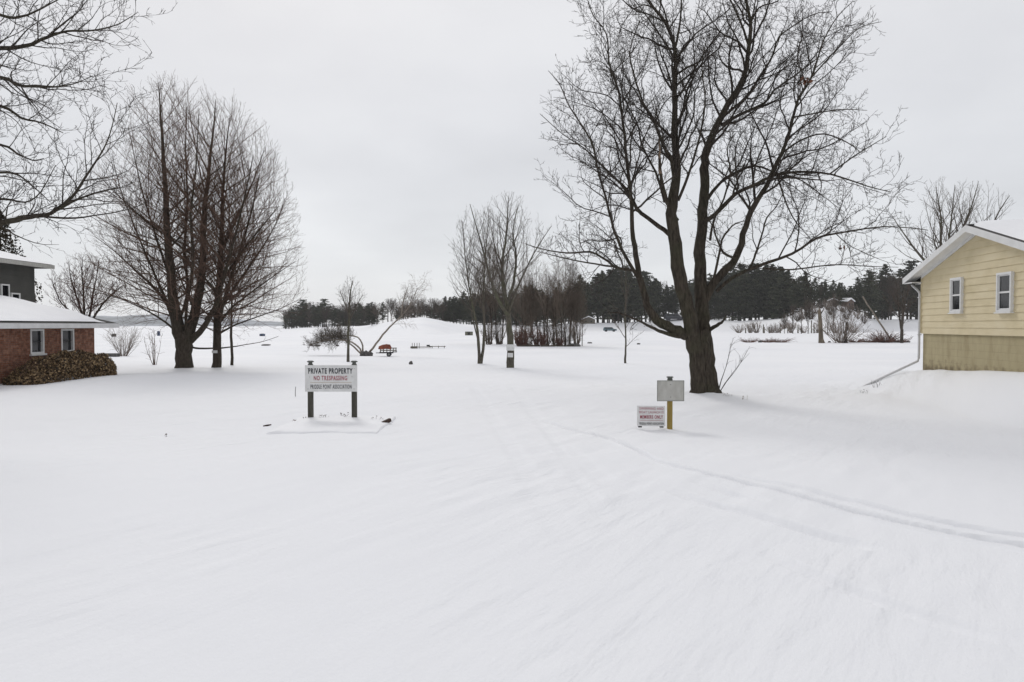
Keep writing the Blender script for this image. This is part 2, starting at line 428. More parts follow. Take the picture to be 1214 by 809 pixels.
# ------------------------------------------------------------------ branch engine
class Twigs:
    """polylines with radii -> one tube mesh"""
    def __init__(s): s.b = {}; s.arr = []
    def add(s, pts, rad, sides):
        s.b.setdefault((len(pts), sides), []).append((pts, rad))
    def mesh(s, name, origin=(0, 0, 0)):
        VV = []; FF = []; base = 0; o = np.array(origin)
        groups = [(np.array([[tuple(q) for q in it[0]] for it in items], float), np.array([it[1] for it in items], float), n) for (k, n), items in s.b.items()] + s.arr
        for P, R, n in groups:
            P = P - o; k = P.shape[1]; items = P
            T = np.empty_like(P); T[:, 1:-1] = P[:, 2:] - P[:, :-2]; T[:, 0] = P[:, 1] - P[:, 0]; T[:, -1] = P[:, -1] - P[:, -2]
            T /= np.linalg.norm(T, axis=2, keepdims=True) + 1e-9
            main = P[:, -1] - P[:, 0]; main /= np.linalg.norm(main, axis=1, keepdims=True) + 1e-9
            ref = np.where(np.abs(main[:, 2:3]) < 0.8, np.array([[0, 0, 1.0]]), np.array([[1.0, 0, 0]]))
            A = ref[:, None, :] - T * np.sum(T * ref[:, None, :], 2, keepdims=True)
            A /= np.linalg.norm(A, axis=2, keepdims=True) + 1e-9
            B = np.cross(T, A)
            an = 2 * np.pi * np.arange(n) / n
            V = P[:, :, None, :] + R[:, :, None, None] * (A[:, :, None, :] * np.cos(an)[None, None, :, None] + B[:, :, None, :] * np.sin(an)[None, None, :, None])
            N = len(items)
            idx = base + np.arange(N * k * n).reshape(N, k, n)
            a = idx[:, :-1, :]; b2 = idx[:, 1:, :]
            FF.append(np.stack([a, np.roll(a, -1, 2), np.roll(b2, -1, 2), b2], -1).reshape(-1, 4))
            VV.append(V.reshape(-1, 3)); base += N * k * n
        return np_mesh(name, np.concatenate(VV), np.concatenate(FF), 4, True)

def rvec(rng):
    while True:
        v = Vector((rng.uniform(-1, 1), rng.uniform(-1, 1), rng.uniform(-1, 1)))
        if 0.05 < v.length < 1: return v.normalized()

class Env:
    def __init__(s, c, rx, ry, up, dn): s.c = Vector(c); s.r = (rx, ry, up, dn)
    def f(s, p):
        d = p - s.c; rz = s.r[2] if d.z > 0 else s.r[3]
        return (d.x / s.r[0]) ** 2 + (d.y / s.r[1]) ** 2 + (d.z / rz) ** 2
    def exit(s, p, d, mx=30):
        t = 0.0
        while t < mx and s.f(p + d * t) < 1: t += 0.25
        return t

class Grower:
    """vectorised recursive branching; levels: dict(ang, ang1, dens, ratio, minL, maxL, wander, up, lift, rr, fill, k)"""
    def __init__(s, rng, levels, env=None, rmin=0.004, kr=0.012, seg=0.25, big_r=0.03, sides=(7, 4, 3)):
        s.rng = rng; s.np = np.random.RandomState(rng.randrange(1 << 30)); s.lv = levels; s.env = env; s.rmin = rmin; s.kr = kr
        s.big = Twigs(); s.fine = Twigs(); s.big_r = big_r; s.sides = sides; s.count = 0; s.roots = []
    def line(s, pts, rad, lvl=0, kids=True, t0=0.1, dmul=1.0):
        P = [Vector(p) for p in pts]; out = []; ro = []
        for i in range(len(P) - 1):
            p0 = P[max(i - 1, 0)]; p1 = P[i]; p2 = P[i + 1]; p3 = P[min(i + 2, len(P) - 1)]
            m = 3
            for k in range(m):
                t = k / m
                c = 0.5 * ((2 * p1) + (p2 - p0) * t + (2 * p0 - 5 * p1 + 4 * p2 - p3) * t * t + (3 * p1 - p0 - 3 * p2 + p3) * t ** 3)
                j = min(rad[i] * 0.25, 0.03)
                out.append(c + rvec(s.rng) * j * (1 if i or k else 0)); ro.append((rad[i] * (1 - t) + rad[i + 1] * t) * s.rng.uniform(0.96, 1.05))
        out.append(P[-1]); ro.append(rad[-1])
        n = 12 if ro[0] > 0.1 else 8
        (s.big if ro[0] >= s.big_r else s.fine).add(out, ro, n if ro[0] > 0.02 else 5)
        if kids: s.seed_line(out, ro, t0, dmul)
        return out, ro
    def seed_line(s, out, ro, t0, dm):
        A = np.array([tuple(p) for p in out]); R = np.array(ro)
        c = np.concatenate([[0], np.cumsum(np.linalg.norm(np.diff(A, axis=0), axis=1))]); q = np.linspace(0, c[-1], 20)
        s.roots.append((np.stack([np.interp(q, c, A[:, i]) for i in range(3)], -1), np.interp(q, c, R), t0, dm))
    def exitd(s, P, D, mx):
        e = s.env; t = np.linspace(0, mx, 48)
        Q = P[:, None, :] + D[:, None, :] * t[None, :, None] - np.array(tuple(e.c))
        rz = np.where(Q[..., 2] > 0, e.r[2], e.r[3])
        f = (Q[..., 0] / e.r[0]) ** 2 + (Q[..., 1] / e.r[1]) ** 2 + np.where(Q[..., 2] > 0, (Q[..., 2] / rz) ** 2, np.abs(Q[..., 2] / rz) ** 5)
        out = f >= 1; first = np.where(out.any(1), out.argmax(1), 47)
        return t[first]
    def grow(s):
        if not s.roots: return
        P = np.stack([r[0] for r in s.roots]); R = np.stack([r[1] for r in s.roots])
        T0 = np.array([r[2] for r in s.roots]); DM = np.array([r[3] for r in s.roots])
        rs = s.np
        for li, q in enumerate(s.lv):
            k = P.shape[1]; seg = np.linalg.norm(np.diff(P, axis=1), axis=2); L = seg.sum(1)
            n = np.floor(q['dens'] * L * (1 - T0) * DM + rs.rand(len(L))).astype(int)
            idx = np.repeat(np.arange(len(L)), n)
            if len(idx) == 0: break
            start = np.repeat(np.cumsum(n) - n, n); j = np.arange(len(idx)) - start
            t = T0[idx] + (1 - T0[idx]) * ((j + rs.uniform(0.05, 0.95, len(idx))) / n[idx]) ** q.get('bias', 1.0)
            ft = np.clip(t, 0, .9999) * (k - 1); i0 = ft.astype(int); f = (ft - i0)[:, None]
            p = P[idx, i0] * (1 - f) + P[idx, i0 + 1] * f; r = R[idx, i0] * (1 - f[:, 0]) + R[idx, i0 + 1] * f[:, 0]
            tan = P[idx, i0 + 1] - P[idx, i0]; tan /= np.linalg.norm(tan, axis=1, keepdims=True) + 1e-9
            ref = np.where(np.abs(tan[:, 2:3]) < .9, np.array([[0, 0, 1.]]), np.array([[1., 0, 0]]))
            a = np.cross(tan, ref); a /= np.linalg.norm(a, axis=1, keepdims=True); b = np.cross(tan, a)
            az = rs.uniform(0, 6.28, len(L))[idx] + j * 2.4 + rs.uniform(-.6, .6, len(idx))
            o = a * np.cos(az)[:, None] + b * np.sin(az)[:, None]
            ang = np.radians(q['ang'] + (q.get('ang1', q['ang']) - q['ang']) * t + rs.uniform(-13, 13, len(idx)))[:, None]
            d = tan * np.cos(ang) + o * np.sin(ang); d[:, 2] += q.get('lift', .1); d /= np.linalg.norm(d, axis=1, keepdims=True)
            cl = L[idx] * q['ratio'] * (1 - .55 * t) * rs.uniform(.55, 1.3, len(idx))
            if s.env is not None:
                ex = s.exitd(p, d, q['maxL'] * 1.1)
                if q.get('fill'): cl = np.maximum(cl, ex * rs.uniform(.55, 1.0, len(idx)))
                cl = np.clip(cl, q['minL'], q['maxL']); cl = np.minimum(cl, ex + rs.uniform(.03, .30, len(idx)) * max(.4, q['maxL'] * .25))
            else: cl = np.clip(cl, q['minL'], q['maxL'])
            keep = cl > .05
            p = p[keep]; d = d[keep]; cl = cl[keep]; r = r[keep]
            cr = np.maximum(np.minimum(r * q.get('rr', .7), np.maximum(s.rmin, s.kr * cl ** 1.15 * rs.uniform(.8, 1.2, len(cl)))), s.rmin)
            upf = np.ones(len(idx)) if not q.get('fill') else (.15 + 1.2 * t)
            upf = upf[keep]
            m = q.get('k', 5); st = (cl / (m - 1))[:, None]
            NP = [p]; NR = [cr]
            for h in range(1, m):
                v = rs.normal(size=p.shape) * q['wander']; v[:, 2] += q['up'] * upf / (m - 1)
                d = d + v; d /= np.linalg.norm(d, axis=1, keepdims=True); p = p + d * st; NP.append(p)
                NR.append(np.maximum(s.rmin * .6, cr * (1 - .8 * h / (m - 1))))
            P = np.stack(NP, 1); R = np.stack(NR, 1); s.count += len(P)
            T0 = np.full(len(P), .10); DM = np.ones(len(P))
            for lo, hi, tw, sd in ((s.big_r, 9e9, s.big, s.sides[0]), (s.rmin * 2.5, s.big_r, s.fine, s.sides[1]), (-1, s.rmin * 2.5, s.fine, s.sides[2])):
                msk = (R[:, 0] >= lo) & (R[:, 0] < hi)
                if msk.any(): tw.arr.append((P[msk], R[msk], sd))

def tree_thing(name, base, g, mt, mc, label, cat='tree', group=None):
    g.grow(); print(name, g.count)
    t = empty(name, base, label, cat, group)
    if g.big.b or g.big.arr: link_mesh('trunk', g.big.mesh('trunk', base), mt, t)
    if g.fine.b or g.fine.arr: link_mesh('crown', g.fine.mesh('crown', base), mc, t)
    return t

# ------------------------------------------------------------------ mounds (before the ground is used)
BIGY, SIGNY, SIGN2Y = 19.0, 14.0, 13.0
def mound(px, Y, h, r): MOUNDS.append((X_at(px, Y), Y, h, r))
mound(835, BIGY, 0.16, 0.95)
mound(218, 36, 0.18, 1.2); mound(257, 37, 0.10, 0.8); mound(275, 42, 0.08, 0.6)
mound(605, 38, 0.10, 0.7); mound(570, 44, 0.08, 0.8); mound(741, 45, 0.05, 0.5)

# ------------------------------------------------------------------ ground sheet
def px_track(pts, w, d):
    P = [ground_px(*p) for p in pts]
    out = []
    for i in range(len(P) - 1):
        p0 = P[max(i - 1, 0)]; p1 = P[i]; p2 = P[i + 1]; p3 = P[min(i + 2, len(P) - 1)]
        for k in range(6):
            t = k / 6
            c = 0.5 * ((2 * p1) + (p2 - p0) * t + (2 * p0 - 5 * p1 + 4 * p2 - p3) * t * t + (3 * p1 - p0 - 3 * p2 + p3) * t ** 3)
            out.append((c.x, c.y))
    out.append((P[-1].x, P[-1].y))
    TRACKS.append((np.array(out), w, d))
px_track([(640, 497), (691, 514), (731, 523), (777, 544), (828, 561), (883, 574), (954, 592), (1005, 604), (1065, 620), (1131, 635), (1214, 650), (1320, 672)], 0.055, 0.12)
px_track([(860, 560), (914, 572), (979, 587), (1040, 602), (1106, 618), (1214, 637), (1320, 655)], 0.055, 0.085)
px_track([(817, 571), (863, 584), (924, 602)], 0.06, 0.075)
px_track([(790, 580), (822, 592), (903, 614), (964, 632), (1045, 652)], 0.075, 0.085)
px_track([(900, 655), (979, 688), (1055, 718), (1126, 743), (1214, 769)], 0.075, 0.06)
px_track([(640, 500), (655, 520), (680, 560), (720, 620)], 0.08, 0.008)
px_track([(560, 455), (575, 480), (600, 520), (640, 590), (690, 660)], 0.14, 0.012)
px_track([(605, 455), (625, 480), (665, 525), (740, 590)], 0.14, 0.012)

def seg_dist(X, Y, P):
    best = np.full(X.shape, 1e9); along = np.zeros(X.shape); acc = 0.0
    for (ax, ay), (bx, by) in zip(P, P[1:]):
        dx, dy = bx - ax, by - ay; L2 = dx * dx + dy * dy + 1e-9
        t = np.clip(((X - ax) * dx + (Y - ay) * dy) / L2, 0, 1)
        d = np.hypot(X - ax - t * dx, Y - ay - t * dy)
        m = d < best
        best[m] = d[m]; along[m] = acc + t[m] * math.sqrt(L2)
        acc += math.sqrt(L2)
    return best, along, acc

def detail(X, Y):
    dz = np.zeros(X.shape)
    near = (Y > 2) & (Y < 40) & (np.abs(X) < 30)
    x = X[near]; y = Y[near]; z = np.zeros(x.shape)
    for P, w, d in TRACKS:
        ds, al, tot = seg_dist(x, y, P)
        mod = 0.55 + 0.9 * (vnoise(al * 1.7, al * 0, 11) + 0.5)
        fade = np.clip(al / 1.0, 0, 1) * np.clip((tot - al) / 0.6, 0, 1)
        z += fade * mod * (-d * np.exp(-(ds / w) ** 4) + 0.15 * d * np.exp(-((ds - 1.8 * w) / (0.6 * w)) ** 2))
    # wind carved ridges (sastrugi) crossing the drive
    a = math.radians(56); u = x * math.cos(a) + y * math.sin(a); v = -x * math.sin(a) + y * math.cos(a)
    rid = vnoise(u * 0.55, v * 2.3, 21) + 0.5 * vnoise(u * 1.3, v * 5.5, 22)
    z += 0.065 * rid * np.clip(vnoise(x / 4, y / 4, 23) * 1.5 + 0.45 + 0.4 * np.exp(-((x + 2.6) / 2.2) ** 2 - ((y - 6) / 2.5) ** 2), 0, 1.2) * sstep(2, 5, y)
    z += 0.012 * vnoise(x * 3.1, y * 3.1, 24)
    # trodden, lumpy middle of the drive
    cx = -0.6 + 0.10 * y
    z += 0.030 * vnoise(x * 2.2, y * 1.6, 25) * np.exp(-((x - cx) / 2.2) ** 2) * sstep(5, 9, y)
    dz[near] = z
    return dz

def build_ground():
    ang = np.concatenate([np.radians(np.arange(-180, -62, 4.0)), np.radians(np.arange(-62, -44, 0.8)), np.radians(np.arange(-44, 44, 0.16)), np.radians(np.arange(44, 62, 0.8)), np.radians(np.arange(62, 180, 4.0))])
    r = [0.6]
    while r[-1] < 5200:
        q = 1.05 if r[-1] < 1.8 else (1.006 if r[-1] < 17 else (1.014 if r[-1] < 120 else 1.03))
        r.append(r[-1] * q)
    r = np.array(r)
    A, R = np.meshgrid(ang, r)
    X = R * np.sin(A); Y = R * np.cos(A)
    Z = height(X, Y) + detail(X, Y)
    nr, na = X.shape
    V = np.stack([X, Y, Z], -1).reshape(-1, 3)
    idx = np.arange(nr * na).reshape(nr, na)
    a = idx[:-1]; b = idx[1:]
    Q = np.stack([a, b, np.roll(b, -1, 1), np.roll(a, -1, 1)], -1).reshape(-1, 4)
    c = len(V); V = np.concatenate([V, [[0, 0, hz(0, 0)]]])
    # inner cap as thin quads (centre vertex doubled by the neighbour ring edge)
    me = np_mesh('snow_ground', V, Q[:, ::-1], 4, True)
    bm = bmesh.new(); bm.from_mesh(me); bm.verts.ensure_lookup_table()
    for j in range(na):
        try: bm.faces.new([bm.verts[c], bm.verts[int(idx[0, (j + 1) % na])], bm.verts[int(idx[0, j])]])
        except ValueError: pass
    bmesh.ops.recalc_face_normals(bm, faces=[f for f in bm.faces if len(f.verts) == 3])
    bm.to_mesh(me); bm.free()
    for p in me.polygons: p.use_smooth = True
    o = link_mesh('snow_ground', me, M['snow'])
    tag(o, 'snow covered lawn and drive sloping down to the frozen lake', kind='structure')
build_ground()

lk = MB().poly([(-5000, 50, LAKE), (5000, 50, LAKE), (5000, 5000, LAKE), (-5000, 5000, LAKE)], [(0, 1, 2, 3)]).build('frozen_lake', M['lake'])
tag(lk, 'flat snow covered ice of the frozen lake', kind='structure')

# far hills over the lake
def build_hills():
    n = 160; V = []; Q = []
    for i in range(n):
        px = -700 + 1700 * i / (n - 1)
        top = np.interp(px, [-700, -300, 0, 120, 200, 260, 330, 380, 1000], [376, 374, 371, 374, 373, 376, 381, 384, 384])
        hgt = (386 - top) / F * 3600 + 14 * float(vnoise(np.array([px / 34]), np.array([0.5]), 3)[0]) + 6 * float(vnoise(np.array([px / 9]), np.array([0.5]), 4)[0])
        for (Y, k) in ((2900, -0.05), (3050, 0.25), (3300, 0.62), (3600, 1.0), (3900, 0.8), (4400, -0.05)):
            V.append((X_at(px, 3600) * (Y / 3600) ** 0.5, Y, (hgt + EYE) * k - 2))
    for i in range(n - 1):
        for j in range(5):
            a = i * 6 + j; Q.append((a, a + 6, a + 7, a + 1))
    me = np_mesh('hills', V, Q, 4, True)
    tag(link_mesh('hills', me, M['hills']), 'pale blue wooded hills beyond the far end of the lake', kind='structure')
build_hills()

# ------------------------------------------------------------------ the big bare maple
def big_tree():
    rng = random.Random(11)
    K = BIGY / F
    env = Env(at(842, 215, BIGY), 212 * K, 190 * K, 330 * K, 190 * K)
    lv = [
        dict(ang=54, ang1=42, dens=4.3, ratio=0.45, minL=0.6, maxL=2.5, wander=0.18, up=0.35, lift=0.14, rr=0.60, k=10),
        dict(ang=46, dens=5.0, ratio=0.46, minL=0.35, maxL=1.1, wander=0.22, up=0.25, lift=0.08, rr=0.65, k=7),
        dict(ang=44, dens=7.5, ratio=0.5, minL=0.16, maxL=0.5, wander=0.20, up=0.3, lift=0.08, rr=0.75, k=5),
        dict(ang=42, dens=5.0, ratio=0.55, minL=0.08, maxL=0.24, wander=0.18, up=0.25, lift=0.05, rr=0.8, k=3),
    ]
    g = Grower(rng, lv, env, rmin=0.0058, kr=0.0130, big_r=99, sides=(7, 5, 3))
    root = empty('maple_tree', onground(836, BIGY, 0.0), 'large old bare maple with forked stems standing beside the small signpost', 'tree')
    base = root.location.copy()
    known = []
    def depth_near(p):
        if not known: return 0.0
        return min(known, key=lambda k: (k[0] - p[0]) ** 2 + (k[1] - p[1]) ** 2)[2]
    def limb(pts, end, start=None, kids=True, dm=1.0, part=True, t0=0.12, mt='bark_big', nm='limb'):
        d0 = depth_near(pts[0]) if start is None else start
        n = len(pts); W = []; R = []
        for i, (x, y, r) in enumerate(pts):
            dd = d0 + (end - d0) * (i / (n - 1))
            W.append(at(x, y, BIGY + dd)); R.append(max(0.006, r * (0.44 + 0.32 * min(1, r / 13)) * K))
        for i in range(n - 1):
            for k in range(4):
                t = k / 4
                known.append((pts[i][0] * (1 - t) + pts[i + 1][0] * t, pts[i][1] * (1 - t) + pts[i + 1][1] * t, d0 + (end - d0) * ((i + t) / (n - 1))))
        gg = Grower(rng, lv, env)
        o, ro = gg.line(W, R, 0, kids=False)
        tw = Twigs(); tw.add(o, ro, 14 if R[0] > 0.12 else 8)
        link_mesh(nm, tw.mesh(nm, base), M[mt], root)
        if kids: g.seed_line(o, ro, t0, dm)
    limb([(839, 480, 30), (837, 469, 23), (834, 455, 17), (832, 430, 14), (830, 410, 14), (829, 392, 13)], 0.05, 0.05, kids=False, nm='trunk')
    limb([(824, 482, 15), (828, 462, 12.5), (827, 440, 12), (825, 420, 12), (820, 392, 12), (814, 365, 11.5), (806, 330, 11), (800, 290, 10.5), (796, 262, 10), (798, 235, 9), (802, 200, 7.5), (800, 160, 6.5), (800, 110, 5.2), (800, 60, 4.2), (789, 27, 3.4), (768, 0, 2.8), (750, -40, 1.5)], -0.15, -0.15, t0=0.5, dm=1.0)
    limb([(852, 482, 15), (843, 462, 12), (840, 435, 11.5), (837, 410, 11.5), (834, 390, 11.5), (832, 370, 11.5), (830, 335, 10.5), (830, 300, 10), (832, 262, 9), (835, 230, 8.6), (835, 200, 8.2), (838, 178, 7.6), (855, 139, 6.2), (881, 92, 5.2), (887, 62, 4.5), (890, 27, 3.8), (884, 0, 3), (882, -40, 1.5)], 0.7, 0.15, t0=0.55)
    L = limb
    L([(816, 398, 9), (804, 393, 9), (792, 388, 8.6), (774, 375, 7.8), (765, 354, 6.8), (759, 333, 6.2), (755, 310, 5.4), (751, 283, 4.8), (749, 250, 4.2), (747, 227, 3.8), (742, 178, 3.1), (737, 133, 2.7), (733, 107, 2.4), (722, 74, 2.0), (719, 41, 1.5), (703, 18, 1.1), (695, -5, .7)], -1.0, t0=0.4)
    L([(757, 330, 3.8), (747, 314, 3.6), (733, 286, 3.1), (725, 262, 2.8), (718, 233, 2.5), (709, 203, 2.2), (700, 166, 1.9), (676, 128, 1.4), (664, 101, 1), (650, 84, .6)], -2.0)
    L([(797, 285, 5.2), (792, 277, 5), (774, 264, 4.4), (755, 247, 4), (746, 229, 3.6), (733, 215, 2.8), (712, 195, 2.3), (691, 175, 1.7), (668, 160, 1.2), (640, 135, .7)], 1.4, t0=.2)
    L([(755, 322, 3.4), (745, 320, 3.2), (730, 317, 2.9), (718, 308, 2.6), (700, 299, 2.2), (673, 300, 1.8), (645, 296, 1.2), (622, 289, .7)], -2.4)
    L([(730, 317, 2.4), (712, 314, 2), (688, 310, 1.7), (660, 304, 1.2), (636, 298, .7)], 1.2)
    L([(806, 399, 5), (786, 394, 4), (771, 388, 3.2), (756, 380, 2.4), (733, 371, 1.4), (720, 372, .8)], -1.2, dm=.3)
    L([(838, 392, 5), (850, 386, 4), (857, 381, 2.6), (861, 374, 1.8)], -.8, dm=0.2)
    L([(800, 225, 4.2), (797, 193, 4), (786, 172, 3.4), (777, 148, 2.9), (764, 125, 2.3), (752, 90, 1.8), (747, 59, 1.4), (759, 24, .9)], -1.6)
    L([(788, 240, 3.0), (777, 204, 2.7), (762, 175, 2.3), (756, 148, 1.9), (744, 125, 1.5), (735, 98, 1.0), (742, 60, .7)], 1.0)
    L([(803, 262, 4.6), (793, 245, 4.4), (787, 225, 4.0), (783, 205, 3.4), (782, 188, 2.8)], -.5, dm=.3)
    L([(783, 206, 3.6), (782, 190, 3.2), (782, 175, 2.2), (781, 163, .7)], -.55, kids=False, mt='stubwood', nm='broken_stub')
    L([(804, 238, 3.4), (812, 218, 3.2), (822, 190, 2.6), (830, 160, 2.2), (836, 120, 1.7), (832, 80, 1.2), (838, 45, .8)], -1.5)
    L([(801, 89, 2.8), (815, 80, 2.4), (828, 74, 2.1), (840, 64, 1.5), (846, 55, 1)], 1.2)
    L([(801, 120, 2.4), (790, 80, 1.9), (782, 60, 1.4), (776, 30, 1.0), (770, 5, .6)], .9)
    L([(801, 55, 2.8), (806, 30, 2.4), (808, 0, 1.9), (812, -40, 1.2)], .4)
    L([(803, 150, 2.4), (815, 118, 2.0), (823, 80, 1.5), (822, 40, 1.1), (830, 0, .7)], .9)
    L([(887, 52, 3), (878, 27, 2.6), (866, 0, 2.0), (852, -30, 1.2)], 1.2)
    L([(890, 27, 2.6), (900, 9, 2.1), (921, 2, 1.5), (935, -15, .8)], .2)
    L([(833, 268, 5.5), (838, 262, 5.2), (853, 249, 4.7), (872, 230, 4.1), (897, 218, 3.6), (921, 207, 3.1), (948, 204, 2.6), (986, 207, 2.0), (1028, 221, 1.3), (1056, 228, .7)], -1.6, t0=.2)
    L([(836, 240, 4.2), (850, 221, 3.6), (864, 209, 3.2), (894, 197, 2.6), (920, 205, 2.2), (950, 214, 1.6), (975, 232, 1.0), (998, 250, .7)], 1.5)
    L([(832, 366, 8.5), (844, 337, 8.0), (864, 316, 7.2), (876, 298, 6.5), (884, 268, 5.8), (894, 244, 5.3), (909, 221, 4.8), (918, 200, 4.3), (930, 175, 3.7), (939, 145, 3.2), (946, 119, 2.8), (962, 92, 2.3), (968, 74, 2), (977, 47, 1.5), (992, 21, 1.1), (1010, 3, .7)], -1.2, t0=.3)
    L([(962, 92, 1.9), (980, 72, 1.7), (998, 53, 1.4), (1019, 33, 1.1), (1045, 26, .6)], .6)
    L([(850, 345, 4.2), (868, 330, 4.0), (897, 316, 3.5), (939, 301, 2.9), (968, 283, 2.4), (992, 277, 2.1), (1028, 271, 1.6), (1060, 269, 1.2), (1100, 273, .7)], -2.6, t0=.3, dm=.8)
    L([(905, 318, 2.2), (940, 320, 1.8), (986, 314, 1.4), (1030, 316, 1.0), (1065, 317, .6)], .8, dm=.7)
    L([(856, 148, 4), (879, 135, 3.5), (906, 122, 3.0), (918, 107, 2.6), (939, 92, 2.2), (960, 76, 1.5), (982, 60, .8)], 2.0)
    L([(862, 135, 3.4), (885, 115, 3.0), (900, 92, 2.6), (915, 68, 2.2), (922, 47, 1.9), (933, 36, 1.5), (962, 18, 1.1), (986, 14, .7)], -1.8)
    L([(928, 181, 2.4), (950, 166, 2.1), (977, 159, 1.7), (1004, 169, 1.2), (1022, 182, .7)], -2.2)
    L([(983, 207, 1.8), (1010, 187, 1.5), (1034, 172, 1.1), (1051, 162, .6)], -2.0)
    L([(942, 139, 1.9), (980, 132, 1.5), (1005, 130, 1.1), (1028, 131, .6)], 1.0)
    L([(890, 318, 2.6), (896, 300, 2.4), (903, 280, 2.1), (909, 259, 1.8), (921, 244, 1.3), (930, 225, .7)], .8)
    L([(922, 209, 2.2), (930, 236, 1.8), (939, 256, 1.4), (950, 271, .9), (962, 284, .6)], -2.0)
    L([(842, 285, 3), (846, 262, 2.6), (858, 236, 2.2), (866, 205, 1.8), (862, 176, 1.4), (872, 158, .9)], -1.4)
    L([(846, 330, 3.0), (852, 306, 2.7), (856, 285, 2.2), (868, 268, 1.6), (882, 262, 1.0)], -1.5)
    L([(872, 306, 3.2), (858, 300, 2.6), (848, 278, 2.0), (846, 262, 1.4)], -1.8)
    g.grow()
    link_mesh('crown', g.fine.mesh('crown', base), M['twig_big'], root)
    print('big tree branches', g.count)
big_tree()

# ------------------------------------------------------------------ traced + grown trees at middle distance
def thin(r, full):
    return r * (0.38 + 0.62 * min(1, r / full))

def traced_tree(name, Y, px0, py0, leaders, env, lv, label, mt, mc, seed, group=None, thk=7, **kw):
    rng = random.Random(seed); K = Y / F
    g = Grower(rng, lv, Env(at(env[0], env[1], Y), env[2] * K, env[2] * K * env[5], env[3] * K, env[4] * K), **kw)
    base = onground(px0, Y, 0.03)
    for pts, d0, d1, t0, dm in leaders:
        n = len(pts)
        W = [at(x, y, Y + d0 + (d1 - d0) * i / (n - 1)) for i, (x, y, r) in enumerate(pts)]
        if pts[0][1] >= py0 - 1: W[0] = base - Vector((0, 0, 0.25))
        g.line(W, [max(.005, thin(r, thk) * K) for _, _, r in pts], 0, True, t0, dm)
    return tree_thing(name, base, g, M[mt], M[mc], label, 'tree', group)

lvL = [dict(ang=74, ang1=30, bias=1.2, dens=4.6, ratio=0.4, minL=0.8, maxL=6.4, wander=0.055, up=0.32, lift=0.05, rr=0.5, fill=True, k=10),
       dict(ang=34, dens=3.6, ratio=0.42, minL=0.5, maxL=2.2, wander=0.08, up=0.22, lift=0.06, rr=0.6, k=7),
       dict(ang=32, dens=4.6, ratio=0.45, minL=0.25, maxL=0.9, wander=0.10, up=0.2, lift=0.05, rr=0.7, k=4)]
traced_tree('maple_tree', 36, 218, 439, [
    ([(218, 440, 12), (218, 430, 9.6), (218, 415, 9), (218, 404, 10), (217, 396, 8)], 0, 0, .9, 0),
    ([(216, 406, 7.5), (210, 385, 7), (205, 355, 6), (202, 320, 5.5), (198, 270, 4.6), (196, 220, 3.7), (193, 170, 2.8), (190, 130, 1.8), (188, 98, .7)], 0, -.5, .03, .95),
    ([(221, 406, 7), (230, 375, 6), (238, 335, 5.4), (241, 290, 4.6), (243, 245, 3.8), (248, 200, 2.9), (253, 155, 1.9), (256, 118, .7)], 0, .8, .06, 1.0),
    ([(226, 404, 5), (242, 388, 4.2), (256, 362, 3.6), (266, 325, 3), (280, 275, 2.3), (292, 225, 1.5), (300, 185, .7)], 0, -1.5, .25, .7),
    ([(208, 390, 3), (222, 350, 2.7), (219, 300, 3), (222, 240, 2.3), (220, 180, 1.5), (222, 115, .6)], 0, 2.5, .3, .5),
    ([(220, 404, 3), (222, 360, 2.7), (229, 310, 3), (226, 255, 2.3), (232, 200, 1.5), (236, 130, .6)], 0, -2.5, .3, .5),
    ([(207, 385, 3.4), (196, 355, 2.8), (180, 318, 2.2), (160, 270, 1.6), (143, 225, 1.0), (133, 185, .5)], 0, -.6, .1, .8),
    ([(206, 374, 2.8), (190, 350, 2.4), (165, 325, 1.9), (138, 300, 1.2), (112, 280, .6)], 0, .8, .1, .9),
    ([(208, 392, 2.4), (190, 378, 1.9), (165, 364, 1.4), (138, 353, 1.0), (110, 346, .5)], 0, -.4, .1, 1.0),
    ([(201, 330, 2.8), (188, 290, 2.3), (172, 240, 1.7), (160, 190, 1.1), (152, 150, .5)], 0, 1.2, .1, .8),
    ([(243, 380, 2.2), (262, 350, 1.8), (285, 315, 1.4), (305, 280, .9), (318, 250, .5)], 0, 1.8, .1, .8),
], (206, 325, 112, 231, 68, .9), lvL, 'big many stemmed bare maple between the brick house and the narrower tree', 'bark_left', 'twig_left', 5, rmin=0.0058, kr=0.0066, seg=0.4, big_r=0.05, sides=(7, 4, 3))
